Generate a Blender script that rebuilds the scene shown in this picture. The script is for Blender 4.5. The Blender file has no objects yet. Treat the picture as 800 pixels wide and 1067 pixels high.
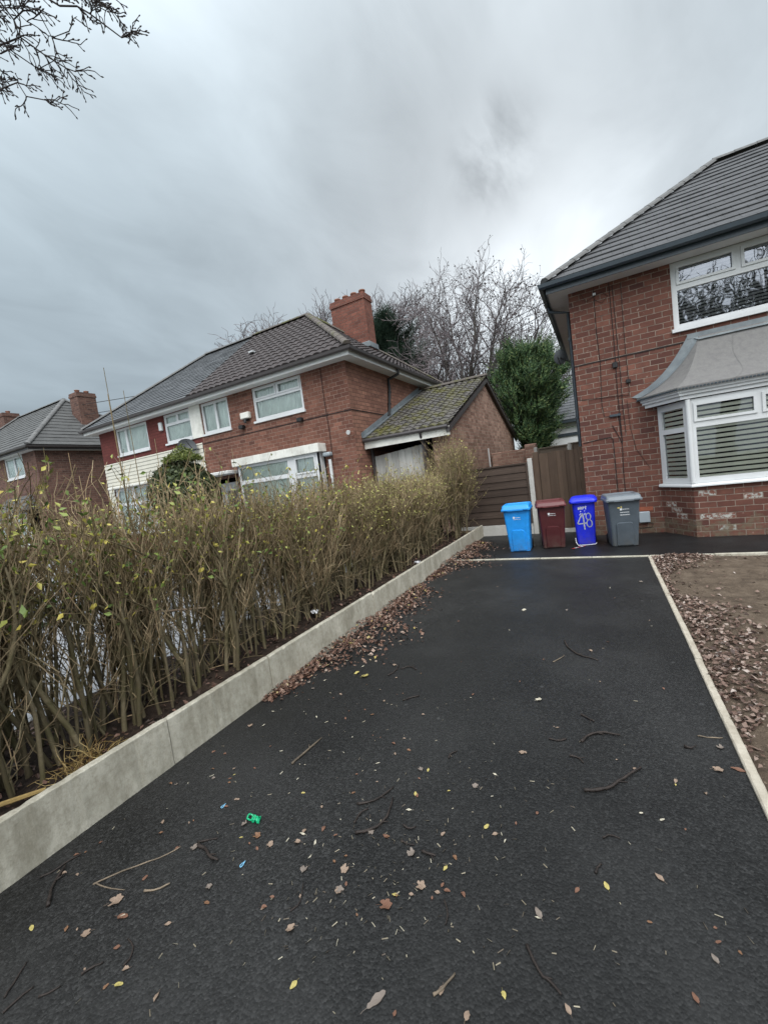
import bpy, math, random
from mathutils import Vector, Matrix
R_ = random.Random
C = bpy.context.scene.collection
sc = bpy.context.scene
PI = math.pi

# ------------------------------------------------------------------ camera
CAM_H = 1.95
RM = Matrix(((0.8780, 0.0790, 0.4721), (0.4607, 0.1290, -0.8781), (-0.1303, 0.9885, 0.0769)))
FPX = 428.0
cd = bpy.data.cameras.new('camera')
cam = bpy.data.objects.new('camera', cd)
C.objects.link(cam)
cd.sensor_fit = 'HORIZONTAL'
cd.sensor_width = 36
cd.lens = FPX / 800 * 36
cd.clip_end = 2000
cd.clip_start = 0.05
q = RM.to_quaternion()
q.normalize()
cam.matrix_world = Matrix.Translation((0, 0, CAM_H)) @ q.to_matrix().to_4x4()
sc.camera = cam


def G(u, v, z=0.0):
    """measured spot of the photograph on the ground"""
    d = q.to_matrix() @ Vector((u - 400, 533.5 - v, -FPX))
    t = (z - CAM_H) / d.z
    return Vector((d.x * t, d.y * t, z))


# ------------------------------------------------------------------ mesh builder
class MB:
    def __init__(s):
        s.v = []
        s.f = []

    def add(s, vs, fs):
        b = len(s.v)
        s.v.extend([tuple(p) for p in vs])
        s.f.extend([tuple(i + b for i in f) for f in fs])

    def quad(s, a, b, c, d):
        s.add((a, b, c, d), ((0, 1, 2, 3),))

    def box(s, x0, x1, y0, y1, z0, z1):
        s.add([(x0, y0, z0), (x1, y0, z0), (x1, y1, z0), (x0, y1, z0), (x0, y0, z1), (x1, y0, z1), (x1, y1, z1), (x0, y1, z1)],
              [(0, 3, 2, 1), (4, 5, 6, 7), (0, 1, 5, 4), (1, 2, 6, 5), (2, 3, 7, 6), (3, 0, 4, 7)])

    def obox(s, o, ax, ay, az):
        """box at corner o spanned by three vectors"""
        o, ax, ay, az = Vector(o), Vector(ax), Vector(ay), Vector(az)
        p = [o, o + ax, o + ax + ay, o + ay]
        s.add(p + [k + az for k in p], [(0, 3, 2, 1), (4, 5, 6, 7), (0, 1, 5, 4), (1, 2, 6, 5), (2, 3, 7, 6), (3, 0, 4, 7)])

    def bbox(s, x0, x1, y0, y1, z0, z1, b=.01):
        """box with chamfered edges"""
        lev = [(z0, b), (z0 + b, 0), (z1 - b, 0), (z1, b)]
        rings = []
        for z, i in lev:
            e = i
            r = [(x0 + b + e * 0, y0 + e), (x1 - b, y0 + e), (x1 - e, y0 + b), (x1 - e, y1 - b), (x1 - b, y1 - e), (x0 + b, y1 - e), (x0 + e, y1 - b), (x0 + e, y0 + b)]
            rings.append([(a, c, z) for a, c in r])
        s.loft(rings, True, True)

    def loft(s, rings, closed=True, caps=False):
        n = len(rings[0])
        b = len(s.v)
        for r in rings:
            s.v.extend([tuple(p) for p in r])
        m = n if closed else n - 1
        for k in range(len(rings) - 1):
            for i in range(m):
                j = (i + 1) % n
                s.f.append((b + k * n + i, b + k * n + j, b + (k + 1) * n + j, b + (k + 1) * n + i))
        if caps:
            s.f.append(tuple(b + i for i in reversed(range(n))))
            e = b + (len(rings) - 1) * n
            s.f.append(tuple(e + i for i in range(n)))

    def tube(s, pts, rad, sides=4, cap=False):
        n = len(pts)
        pts = [Vector(p) for p in pts]
        ref = None
        rings = []
        for i in range(n):
            t = pts[min(i + 1, n - 1)] - pts[max(i - 1, 0)]
            if t.length < 1e-9:
                t = Vector((0, 0, 1))
            t.normalize()
            if ref is None:
                ref = t.orthogonal().normalized()
            a = ref - t * ref.dot(t)
            if a.length < 1e-6:
                a = t.orthogonal()
            a.normalize()
            ref = a
            b = t.cross(a)
            r = rad[i] if isinstance(rad, (list, tuple)) else rad
            rings.append([pts[i] + (a * math.cos(2 * PI * k / sides) + b * math.sin(2 * PI * k / sides)) * r for k in range(sides)])
        s.loft(rings, True, cap)

    def build(s, name, m, parent=None, smooth=False):
        me = bpy.data.meshes.new(name)
        o = ORIG.get(parent.name, Vector()) if parent else Vector()
        if o.length:
            vs = [(p[0] - o.x, p[1] - o.y, p[2] - o.z) for p in s.v]
        else:
            vs = s.v
        me.from_pydata(vs, [], s.f)
        if smooth:
            me.polygons.foreach_set('use_smooth', [True] * len(me.polygons))
        me.materials.append(m)
        ob = bpy.data.objects.new(name, me)
        C.objects.link(ob)
        if parent:
            ob.parent = parent
            ORIG[ob.name] = o
        return ob


ORIG = {}


def thing(name, label, cat, loc=(0, 0, 0), group=None, rot=0.0, local=False):
    o = bpy.data.objects.new(name, None)
    C.objects.link(o)
    o.location = loc
    o.rotation_euler = (0, 0, rot)
    o.empty_display_size = .1
    o['label'] = label
    o['category'] = cat
    if group:
        o['group'] = group
    ORIG[o.name] = Vector() if local else Vector(loc)
    return o


def tag(o, label, cat, group=None, kind=None):
    if label:
        o['label'] = label
    if cat:
        o['category'] = cat
    if group:
        o['group'] = group
    if kind:
        o['kind'] = kind
    return o


def copy_tree(o, parent=None):
    c = o.copy()
    C.objects.link(c)
    if parent:
        c.parent = parent
    for ch in list(o.children):
        copy_tree(ch, c)
    return c


# ------------------------------------------------------------------ materials
class NT:
    def __init__(s, name):
        s.m = bpy.data.materials.new(name)
        s.m.use_nodes = True
        s.t = s.m.node_tree
        s.b = s.t.nodes['Principled BSDF']
        s.out = s.t.nodes['Material Output']

    def n(s, typ, ins=None, **kw):
        nd = s.t.nodes.new('ShaderNode' + typ)
        for k, v in kw.items():
            setattr(nd, k, v)
        if ins:
            for k, v in ins.items():
                s.set(nd, k, v)
        return nd

    def set(s, nd, k, v):
        sk = nd.inputs[k]
        if isinstance(v, bpy.types.NodeSocket):
            s.t.links.new(v, sk)
        else:
            if sk.type == 'RGBA' and len(v) == 3:
                v = (*v, 1)
            sk.default_value = v

    def math(s, op, a, b=0.0, c=None, clamp=False):
        nd = s.n('Math', operation=op, use_clamp=clamp)
        s.set(nd, 0, a)
        s.set(nd, 1, b)
        if c is not None:
            s.set(nd, 2, c)
        return nd.outputs[0]

    def mix(s, f, a, b, blend='MIX'):
        nd = s.n('Mix', data_type='RGBA', blend_type=blend)
        s.set(nd, 0, f)
        s.set(nd, 6, a)
        s.set(nd, 7, b)
        return nd.outputs[2]

    def noise(s, scale, vec=None, detail=4, rough=.55, dist=0):
        nd = s.n('TexNoise', {'Scale': scale, 'Detail': detail, 'Roughness': rough, 'Distortion': dist})
        if vec is not None:
            s.set(nd, 'Vector', vec)
        return nd.outputs['Fac']

    def ramp(s, f, stops, interp='LINEAR'):
        nd = s.n('ValToRGB')
        nd.color_ramp.interpolation = interp
        el = nd.color_ramp.elements
        while len(el) < len(stops):
            el.new(.5)
        for e, (p, c) in zip(el, stops):
            e.position = p
            if not isinstance(c, (tuple, list)):
                c = (c, c, c)
            e.color = (*c, 1)
        s.set(nd, 0, f)
        return nd.outputs[0]

    def bump(s, h, strength=.5, dist=.01, normal=None):
        nd = s.n('Bump', {'Strength': strength, 'Distance': dist, 'Height': h})
        if normal is not None:
            s.set(nd, 'Normal', normal)
        return nd.outputs[0]

    def pos(s):
        return s.n('NewGeometry').outputs['Position']

    def done(s, col=None, rough=None, normal=None, spec=None, metal=None):
        for k, v in (('Base Color', col), ('Roughness', rough), ('Normal', normal), ('Specular IOR Level', spec), ('Metallic', metal)):
            if v is not None:
                s.set(s.b, k, v)
        return s.m


def simple(name, col, rough=.6, var=.12, scale=6, spec=.4, bump=0, dirt=None):
    t = NT(name)
    p = t.n('TexCoord').outputs['Object']
    f = t.noise(scale, p, 5, .6)
    lo = tuple(c * (1 - var) for c in col)
    hi = tuple(min(1, c * (1 + var)) for c in col)
    c = t.ramp(f, [(.3, lo), (.7, hi)])
    if dirt:
        d = t.ramp(t.noise(scale * .35, p, 6, .65), [(.45, 0.0), (.75, 1.0)])
        c = t.mix(d, c, dirt)
    nrm = t.bump(t.noise(scale * 8, p, 3), bump, .01) if bump else None
    return t.done(c, t.math('MULTIPLY_ADD', f, .2, rough - .1), nrm, spec)


BW, BH, BM = .275, .117, .0085


def brick(name, c1, c2, mortar, dark, patch=0.0, painted=False, stains=False):
    t = NT(name)
    geo = t.n('NewGeometry')
    P = t.n('SeparateXYZ', {0: geo.outputs['Position']})
    Nn = t.n('SeparateXYZ', {0: geo.outputs['True Normal']})
    tt = t.math('SUBTRACT', t.math('MULTIPLY', P.outputs[1], Nn.outputs[0]), t.math('MULTIPLY', P.outputs[0], Nn.outputs[1]))
    vec = t.n('CombineXYZ', {0: tt, 1: P.outputs[2], 2: 0.0}).outputs[0]
    wob = t.n('TexNoise', {'Vector': vec, 'Scale': 2.2, 'Detail': 2}).outputs['Color']
    wv = t.n('VectorMath', {0: wob, 1: (.5, .5, .5)}, operation='SUBTRACT').outputs[0]
    wv = t.n('VectorMath', {0: wv, 1: (.03, .02, 0)}, operation='MULTIPLY').outputs[0]
    vec2 = t.n('VectorMath', {0: vec, 1: wv}, operation='ADD').outputs[0]
    br = t.n('TexBrick', {'Vector': vec2, 'Color1': (0, 0, 0), 'Color2': (1, 1, 1), 'Mortar': (.5, .5, .5), 'Scale': 1.0, 'Mortar Size': BM,
                          'Mortar Smooth': .35, 'Bias': 0.0, 'Brick Width': BW, 'Row Height': BH}, offset=.5)
    mfac = br.outputs['Fac']
    c = t.ramp(br.outputs['Color'], [(0, tuple((a + b) / 2 for a, b in zip(dark, c1))), (.10, c1), (.5, tuple((a + b) / 2 for a, b in zip(c1, c2))), (.9, c2), (1, tuple(x * 1.18 for x in c2))])
    n1 = t.noise(9, vec, 6, .65)
    c = t.mix(t.ramp(n1, [(.35, 0.0), (.8, .55)]), c, dark)
    big = t.noise(.9, vec, 4, .6)
    c = t.mix(t.ramp(big, [(.4, 0.0), (.75, .45)]), c, tuple(x * .5 for x in c1))
    # worn mortar: thin pale joints that come and go
    mn = t.ramp(t.noise(5, vec, 4, .7), [(.35, tuple(x * .45 for x in mortar)), (.62, mortar)])
    if painted:
        mn = tuple(x * .7 for x in c1)
    c = t.mix(mfac, c, mn)
    if stains:
        low = t.math('SUBTRACT', 1.15, P.outputs[2], clamp=True)
        lowm = t.math('GREATER_THAN', low, .01)
        # flaked old paint clinging to single bricks near the base
        rnd = t.ramp(br.outputs['Color'], [(.90, 0.0), (.93, 1.0)])
        fl = t.ramp(t.noise(14, vec, 5, .7), [(.46, 0.0), (.56, 1.0)])
        xm = t.math('GREATER_THAN', P.outputs[0], 1.2)
        m = t.math('MULTIPLY', t.math('MULTIPLY', rnd, fl), t.math('MULTIPLY', lowm, xm))
        c = t.mix(m, c, t.mix(t.noise(3, vec), (.30, .40, .38), (.46, .36, .32)))
        foot = t.math('MULTIPLY', t.math('LESS_THAN', t.math('ADD', P.outputs[2], t.math('MULTIPLY', t.noise(3, vec, 5), .9)), .78),
                      t.ramp(t.noise(6, vec, 5, .7), [(.4, 0.0), (.6, .8)]))
        c = t.mix(foot, c, (.13, .11, .075))
    if patch:
        sp = t.ramp(t.noise(11, vec, 3, .5), [(.68, 0.0), (.74, patch)])
        c = t.mix(sp, c, (.42, .34, .28))
    h = t.math('ADD', t.math('MULTIPLY', mfac, -1.0), t.math('MULTIPLY', n1, .35))
    return t.done(c, .85, t.bump(h, .7, .012), .25)


M = {}
M['brick_near'] = brick('red brick', (.108, .042, .031), (.176, .074, .052), (.27, .21, .17), (.062, .030, .028), .5, False, True)
M['brick_left'] = brick('weathered red brick', (.135, .056, .039), (.205, .092, .064), (.28, .19, .15), (.070, .034, .028), .35)
M['brick_side'] = brick('orange brick', (.22, .105, .075), (.31, .155, .11), (.13, .08, .06), (.12, .06, .048), .4)
M['brick_far'] = brick('brown brick', (.105, .055, .044), (.17, .09, .068), (.20, .15, .12), (.06, .034, .03), .2)
M['brick_painted'] = brick('dark red painted brick', (.115, .030, .026), (.135, .037, .031), (.1, .03, .03), (.09, .024, .022), 0, True)
M['brick_garage'] = brick('buff red brick', (.25, .14, .105), (.41, .26, .20), (.40, .32, .25), (.14, .08, .062), .5)
M['brick_chimney'] = brick('sooty brick', (.16, .062, .045), (.22, .085, .06), (.16, .11, .09), (.075, .036, .03), .2)
M['white'] = simple('white plastic', (.58, .59, .60), .35, .04, 2, .5, 0, (.5, .51, .5))
M['white_paint'] = simple('weathered white paint', (.66, .65, .6), .6, .08, 5, .3, .05, (.42, .41, .37))
M['render'] = simple('white render', (.70, .72, .73), .8, .05, 2, .2, .1)
M['soffit'] = simple('grey soffit board', (.60, .60, .59), .6, .06, 2, .3)
M['gutter_dark'] = simple('dark gutter plastic', (.035, .048, .06), .4, .1, 3, .5)
M['gutter_brown'] = simple('brown gutter plastic', (.05, .043, .043), .45, .1, 3, .5)
M['black'] = simple('black plastic', (.012, .012, .013), .5, .1, 5, .4)
M['cable'] = simple('black cable', (.018, .014, .014), .7, .1, 5, .3)
M['lead'] = simple('weathered lead', (.125, .142, .155), .5, .18, 5, .5, .1, (.24, .27, .28))
M['felt'] = simple('grey mineral felt', (.17, .165, .16), .85, .10, 30, .3, .25, (.135, .13, .13))
M['interior'] = simple('painted interior shade', (.02, .02, .022), .9, .1, 2, .1)  # near-black: the shade of unlit interiors is put into this colour
M['blind'] = simple('cream blind slats', (.78, .745, .65), .5, .06, 3, .3)
M['curtain'] = simple('pale curtain', (.76, .80, .755), .9, .1, 3, .1)
M['clay'] = simple('clay chimney pot', (.20, .095, .065), .8, .2, 6, .2, .1)
M['grey_box'] = simple('grey meter box', (.30, .34, .37), .5, .05, 4, .4)
M['dish'] = simple('dark grey dish', (.06, .065, .07), .5, .1, 4, .4)
M['silver'] = simple('galvanised metal', (.42, .43, .44), .4, .1, 8, .5)
M['rust'] = simple('rusty white tube', (.36, .28, .2), .6, .35, 14, .3, .1, (.25, .09, .03))
M['plastic_green'] = simple('bright green plastic', (.01, .36, .16), .3, .2, 20, .5)
M['plastic_blue'] = simple('pale blue plastic', (.22, .5, .72), .4, .1, 20, .5)
M['plastic_white'] = simple('white litter', (.7, .7, .72), .5, .1, 20, .4)
M['tape_red'] = simple('red tape', (.55, .03, .03), .4, .1, 10, .5)
M['digits'] = simple('silver brush paint', (.42, .44, .47), .6, .2, 60, .3)
M['print'] = simple('white print', (.72, .74, .76), .6, .1, 60, .3)
M['print_yellow'] = simple('yellow print', (.62, .5, .16), .6, .1, 60, .3)


def bin_mat(name, col):
    t = NT(name)
    p = t.n('TexCoord').outputs['Object']
    f = t.noise(7, p, 6, .65)
    c = t.ramp(f, [(.3, tuple(x * .85 for x in col)), (.7, tuple(min(1, x * 1.12) for x in col))])
    sep = t.n('SeparateXYZ', {0: p})
    dust = t.math('MULTIPLY', t.math('SUBTRACT', .35, sep.outputs[2], clamp=True), t.ramp(t.noise(12, p, 5, .7), [(.35, 0.0), (.7, 2.0)]))
    c = t.mix(t.math('MINIMUM', dust, .45), c, (.10, .085, .065))
    sc2 = t.n('VectorMath', {0: p, 1: (9, 9, 45)}, operation='MULTIPLY').outputs[0]
    c = t.mix(t.ramp(t.noise(1.0, sc2, 5, .7), [(.62, 0.0), (.72, .22)]), c, tuple(x * .5 + .12 for x in col))
    gr = t.noise(160, p, 2)
    return t.done(c, t.math('MULTIPLY_ADD', f, .22, .33), t.bump(gr, .12, .003), .5)


M['bin_sky'] = bin_mat('sky blue plastic', (.012, .26, .72))
M['bin_red'] = bin_mat('burgundy plastic', (.062, .009, .011))
M['bin_blue'] = bin_mat('royal blue plastic', (.006, .018, .60))
M['bin_grey'] = bin_mat('slate grey plastic', (.075, .092, .11))
M['bin_red_lid'] = bin_mat('burgundy lid', (.10, .018, .020))
M['bin_grey_lid'] = bin_mat('grey lid', (.135, .155, .175))


def glass_mat(name, tint=(1, 1, 1), refl=1.9, base=.06):
    t = NT(name)
    t.t.nodes.remove(t.b)
    fr = t.n('Fresnel', {'IOR': refl}).outputs[0]
    p = t.n('TexCoord').outputs['Object']
    nrm = t.bump(t.noise(1.6, p, 2), .06, .05)
    gl = t.n('BsdfGlossy', {'Color': (.9, .92, 1), 'Roughness': .015, 'Normal': nrm}).outputs[0]
    tr = t.n('BsdfTransparent', {'Color': tint}).outputs[0]
    f = t.math('ADD', fr, base, clamp=True)
    mx = t.n('MixShader', {0: f, 1: tr, 2: gl}).outputs[0]
    t.t.links.new(mx, t.out.inputs[0])
    return t.m


M['glass'] = glass_mat('window glass', (.86, .9, .88), 1.5, .03)
M['glass_dark'] = glass_mat('reflective window glass', (.75, .8, .85), 2.1, .16)


def roof_mat(name, c1, c2, moss=0.0, joints=None, lichen=.3, mosscol=(.07, .075, .012), rough=.7):
    t = NT(name)
    p = t.pos()
    f = t.noise(3.5, p, 6, .65)
    rnd = t.n('NewGeometry').outputs['Random Per Island']
    c = t.mix(t.ramp(f, [(.3, 0.0), (.7, 1.0)]), c1, c2)
    v = t.n('TexVoronoi', {'Vector': p, 'Scale': 4.0})
    c = t.mix(.3, c, t.mix(v.outputs['Color'], tuple(x * .6 for x in c1), tuple(x * 1.4 for x in c2)))
    if joints:
        sep = t.n('SeparateXYZ', {0: p})
        vec = t.n('CombineXYZ', {0: t.math('ADD', sep.outputs[0], 0.0), 1: sep.outputs[2], 2: 0.0}).outputs[0]
        br = t.n('TexBrick', {'Vector': vec, 'Color1': (0, 0, 0), 'Color2': (1, 1, 1), 'Mortar': (0, 0, 0), 'Scale': 1.0, 'Mortar Size': .006, 'Brick Width': joints[0], 'Row Height': joints[1]})
        c = t.mix(t.math('MULTIPLY', br.outputs['Color'], .25), c, tuple(x * 1.5 for x in c2))
        c = t.mix(t.math('MULTIPLY', br.outputs['Fac'], .7), c, tuple(x * .3 for x in c1))
    li = t.ramp(t.noise(26, p, 4, .6), [(.62, 0.0), (.72, lichen)])
    c = t.mix(li, c, (.26, .26, .23))
    if moss:
        ms = t.ramp(t.noise(1.3, p, 6, .72), [(.53 - moss * .12, 0.0), (.60, 1.0)])
        ms = t.math('MULTIPLY', ms, t.ramp(t.noise(14, p, 4, .7), [(.3, .25), (.6, 1.0)]))
        c = t.mix(ms, c, t.mix(t.noise(9, p, 3), tuple(x * .5 for x in mosscol), tuple(x * 1.6 for x in mosscol)))
    return t.done(c, rough, t.bump(t.noise(40, p, 4, .6), .35, .01), .35)


M['tile_grey'] = roof_mat('grey concrete tile', (.052, .053, .056), (.078, .079, .083), 0, (.38, .19), .05)
M['tile_brown'] = roof_mat('brown pantile', (.038, .031, .031), (.058, .047, .046), 0, None, .15)
M['tile_slate'] = roof_mat('grey slate tile', (.07, .074, .08), (.105, .11, .117), 0, (.3, .2), .3)
M['tile_far'] = roof_mat('dark concrete tile', (.06, .06, .06), (.09, .09, .088), 0, (.38, .19), .2)
M['tile_moss'] = roof_mat('mossy pantile', (.05, .045, .042), (.11, .10, .093), .55, None, .6, (.088, .083, .014))
M['ridge_grey'] = roof_mat('grey ridge tile', (.10, .10, .10), (.14, .138, .135), 0, None, .2)
M['ridge_brown'] = roof_mat('brown ridge tile', (.075, .062, .054), (.11, .092, .08), .25, None, .4)


def wood_mat(name, c1, c2, axis='x', rough=.75):
    t = NT(name)
    p = t.n('TexCoord').outputs['Object']
    sc_ = {'x': (1.2, 30, 30), 'z': (30, 30, 1.2), 'y': (30, 1.2, 30)}[axis]
    v = t.n('VectorMath', {0: p, 1: sc_}, operation='MULTIPLY').outputs[0]
    g = t.noise(1.0, v, 6, .7, .6)
    rnd = t.n('NewGeometry').outputs['Random Per Island']
    c = t.mix(t.ramp(g, [(.3, 0.0), (.7, 1.0)]), c1, c2)
    c = t.mix(t.math('MULTIPLY', rnd, .55), c, tuple(x * .45 for x in c1))
    c = t.mix(t.ramp(t.noise(2.2, p, 5, .6), [(.5, 0.0), (.8, .4)]), c, tuple(x * .35 for x in c1))
    return t.done(c, rough, t.bump(g, .5, .006), .25)


M['fence_wood'] = wood_mat('dark stained fence board', (.05, .034, .026), (.088, .062, .048), 'x')
M['gate_wood'] = wood_mat('stained gate board', (.085, .055, .038), (.135, .092, .064), 'z')
M['fence_grey'] = wood_mat('weathered fence board', (.11, .085, .062), (.17, .13, .10), 'x')
M['old_board'] = wood_mat('weathered white boards', (.42, .41, .38), (.56, .55, .52), 'z')
M['bark'] = wood_mat('grey bark', (.085, .075, .066), (.15, .132, .116), 'z')
M['bark_dark'] = simple('dark wet bark', (.035, .030, .028), .8, .25, 12, .2, .2)
M['twig_dark'] = simple('dark twig', (.045, .037, .036), .8, .2, 8, .2)
M['twig_purple'] = simple('grey brown twig', (.155, .132, .136), .85, .2, 2, .2)
M['seed'] = simple('seed ball', (.07, .055, .05), .9, .2, 8, .2)


def stem_mat(name, a, b, cc):
    t = NT(name)
    p = t.pos()
    rnd = t.n('NewGeometry').outputs['Random Per Island']
    g = t.noise(30, p, 5, .7)
    c = t.mix(t.ramp(g, [(.35, 0.0), (.65, 1.0)]), a, b)
    c = t.mix(t.ramp(rnd, [(.0, 0.0), (1.0, .85)]), c, cc)
    c = t.mix(t.ramp(t.n('Math', {0: t.math('MULTIPLY', rnd, 17.0)}, operation='FRACT').outputs[0], [(.35, 0.0), (.75, .8)]), c, tuple(x * .5 for x in a))
    gm = t.ramp(t.noise(5, p, 4, .6), [(.45, 0.0), (.65, .6)])
    c = t.mix(gm, c, (.075, .07, .025))
    return t.done(c, .75, t.bump(t.noise(60, p, 4, .6), .5, .006), .25)


M['stem'] = stem_mat('hedge bark', (.17, .137, .08), (.33, .27, .165), (.11, .088, .055))
M['twig'] = stem_mat('hedge twig', (.30, .23, .135), (.46, .37, .235), (.30, .20, .115))


def leaf_mat(name, stops, rough=.55, trans=0.0, mottled=.35):
    t = NT(name)
    rnd = t.n('NewGeometry').outputs['Random Per Island']
    c = t.ramp(rnd, stops)
    p = t.n('TexCoord').outputs['Object']
    c = t.mix(t.ramp(t.noise(45, p, 4, .6), [(.4, 0.0), (.75, mottled)]), c, t.n('RGB').outputs[0] if False else (.05, .03, .02))
    if trans:
        t.set(t.b, 'Transmission Weight', 0.0)
        t.set(t.b, 'Subsurface Weight', 0.0)
    return t.done(c, rough, t.bump(t.noise(80, p, 2), .2, .003), .3)


BROWN = [(0, (.035, .018, .013)), (.22, (.075, .038, .027)), (.45, (.13, .066, .045)), (.65, (.185, .105, .075)), (.85, (.26, .17, .13)), (.96, (.36, .28, .23)), (1, (.42, .33, .09))]
M['litter'] = leaf_mat('fallen brown leaves', BROWN)
M['litter_garden'] = leaf_mat('damp brown leaves', [(0, (.038, .022, .017)), (.25, (.085, .05, .038)), (.5, (.15, .092, .07)), (.75, (.22, .15, .12)), (.95, (.32, .25, .21)), (1, (.42, .36, .32))], .42)
M['litter_dark'] = leaf_mat('rotting leaves', [(0, (.025, .016, .012)), (.4, (.06, .035, .025)), (.75, (.13, .07, .05)), (1, (.22, .13, .10))])
M['leaf_brown'] = leaf_mat('brown leaf', [(0, (.17, .085, .055)), (1, (.17, .085, .055))])
M['leaf_tan'] = leaf_mat('tan leaf', [(0, (.27, .195, .145)), (1, (.27, .195, .145))])
M['leaf_orange'] = leaf_mat('orange brown leaf', [(0, (.19, .10, .055)), (1, (.19, .10, .055))])
M['leaf_yellow'] = leaf_mat('yellow leaf', [(0, (.42, .35, .12)), (1, (.42, .35, .12))], .5, 0, .15)
M['leaf_pale'] = leaf_mat('pale leaf', [(0, (.46, .42, .33)), (1, (.46, .42, .33))], .5, 0, .2)
M['leaf_grey'] = leaf_mat('greyish leaf', [(0, (.2, .165, .14)), (1, (.2, .165, .14))])
M['hedge_leaf'] = leaf_mat('yellow green hedge leaf', [(0, (.10, .15, .03)), (.35, (.22, .25, .05)), (.65, (.42, .36, .07)), (1, (.55, .45, .10))], .5, 0, .1)
M['hedge_leaf_near'] = leaf_mat('hedge leaf', [(0, (.07, .13, .03)), (.45, (.20, .25, .06)), (.72, (.40, .37, .08)), (1, (.50, .41, .09))], .45, 0, .1)
M['hedge_leaf_far'] = leaf_mat('olive hedge leaf', [(0, (.12, .125, .035)), (.4, (.24, .23, .07)), (.75, (.38, .35, .11)), (1, (.50, .46, .18))], .5, 0, .1)
M['sliver'] = leaf_mat('pale slivers', [(0, (.06, .045, .035)), (.5, (.20, .17, .12)), (.85, (.34, .30, .22)), (1, (.5, .46, .36))])
M['conifer'] = leaf_mat('conifer spray', [(0, (.02, .046, .022)), (.4, (.044, .092, .036)), (.75, (.09, .15, .054)), (1, (.17, .21, .075))], .6, 0, .05)
M['conifer_dark'] = leaf_mat('dark conifer spray', [(0, (.015, .03, .020)), (.6, (.028, .052, .034)), (1, (.05, .078, .045))], .6, 0, .05)
M['box_leaf'] = leaf_mat('clipped evergreen leaf', [(0, (.018, .028, .010)), (.5, (.038, .055, .018)), (.9, (.065, .08, .028)), (1, (.09, .10, .04))], .5, 0, .05)
M['box_leaf_top'] = leaf_mat('fresh shoots', [(0, (.06, .085, .02)), (1, (.15, .17, .04))], .5, 0, .05)
M['straw'] = leaf_mat('dry straw', [(0, (.16, .09, .03)), (.5, (.32, .22, .08)), (1, (.48, .36, .16))])
M['stick_dark'] = simple('dark stick bark', (.028, .021, .018), .6, .5, 20, .3, .3)
M['stick_pale'] = simple('pale stick bark', (.18, .14, .10), .7, .4, 9, .3, .3, (.05, .04, .03))


def tarmac(name, base, spec_amt, wet=0.0):
    t = NT(name)
    p = t.pos()
    fine = t.noise(240, p, 3, .7)
    vo = t.n('TexVoronoi', {'Vector': p, 'Scale': 88.0})
    c = t.mix(t.ramp(vo.outputs['Color'], [(.1, 0.0), (.6, .3), (.95, 1.0)]), tuple(x * .3 for x in base), tuple(x * 3.4 for x in base))
    sp = t.ramp(t.noise(130, p, 2, .5), [(.62, 0.0), (.70, spec_amt)])
    c = t.mix(sp, c, tuple(x * 5.5 for x in base))
    blot = t.noise(.9, p, 5, .6)
    c = t.mix(t.ramp(blot, [(.38, 0.0), (.7, .7)]), c, tuple(x * 2.3 for x in base))
    c = t.mix(t.ramp(t.noise(.45, p, 3, .5), [(.45, .45), (.6, 0.0)]), c, tuple(x * .45 for x in base))
    dustp = t.ramp(t.noise(7, p, 5, .7), [(.66, 0.0), (.8, .22)])
    c = t.mix(dustp, c, (.12, .115, .11))
    sv = t.n('TexVoronoi', {'Vector': p, 'Scale': 2.6, 'Randomness': 1.0})
    spot = t.ramp(t.math('ADD', sv.outputs['Distance'], t.math('MULTIPLY', t.noise(30, p, 3), .06)), [(.055, .30), (.085, 0.0)])
    c = t.mix(spot, c, (.10, .10, .10))
    h = t.math('ADD', t.math('MULTIPLY', vo.outputs['Distance'], -1.0), t.math('MULTIPLY', fine, .6))
    r = t.math('MULTIPLY_ADD', t.noise(2.0, p, 4, .6), .34, .36 - wet)
    return t.done(c, r, t.bump(h, .5, .005), .28)


M['tarmac'] = tarmac('tarmac', (.0122, .0121, .0119), .95)
M['tarmac_dark'] = tarmac('damp tarmac', (.0085, .0087, .0093), .35, .05)


def concrete(name, c1, c2, stain):
    t = NT(name)
    p = t.pos()
    f = t.noise(4, p, 6, .65)
    c = t.mix(t.ramp(f, [(.35, 0.0), (.65, 1.0)]), c1, c2)
    v = t.n('VectorMath', {0: p, 1: (3.5, 3.5, 1.0)}, operation='MULTIPLY').outputs[0]
    c = t.mix(t.ramp(t.noise(1.5, v, 9, .75, .1), [(.45, 0.0), (.68, .6)]), c, stain)
    c = t.mix(t.ramp(t.noise(22, p, 6, .75), [(.45, 0.0), (.7, .45)]), c, stain)
    c = t.mix(t.ramp(t.noise(90, p, 3, .6), [(.62, 0.0), (.75, .5)]), c, tuple(x * .5 for x in c1))
    return t.done(c, .85, t.bump(t.math('ADD', t.noise(60, p, 4, .7), t.math('MULTIPLY', f, .5)), .4, .006), .25)


M['concrete'] = concrete('pale concrete', (.385, .36, .295), (.52, .49, .41), (.165, .145, .10))
M['concrete_edge'] = concrete('edging concrete', (.38, .34, .275), (.48, .435, .36), (.24, .20, .15))
M['concrete_post'] = concrete('post concrete', (.40, .39, .36), (.50, .49, .46), (.34, .33, .3))


def soil(name, c1, c2, c3):
    t = NT(name)
    p = t.pos()
    f = t.noise(5, p, 8, .7)
    c = t.ramp(f, [(.3, c1), (.5, c2), (.72, c3)])
    c = t.mix(t.ramp(t.noise(60, p, 4, .6), [(.6, 0.0), (.72, .5)]), c, tuple(x * 2.2 for x in c3))
    return t.done(c, .9, t.bump(t.math('ADD', f, t.math('MULTIPLY', t.noise(70, p, 4, .7), .4)), .8, .03), .2)


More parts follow.
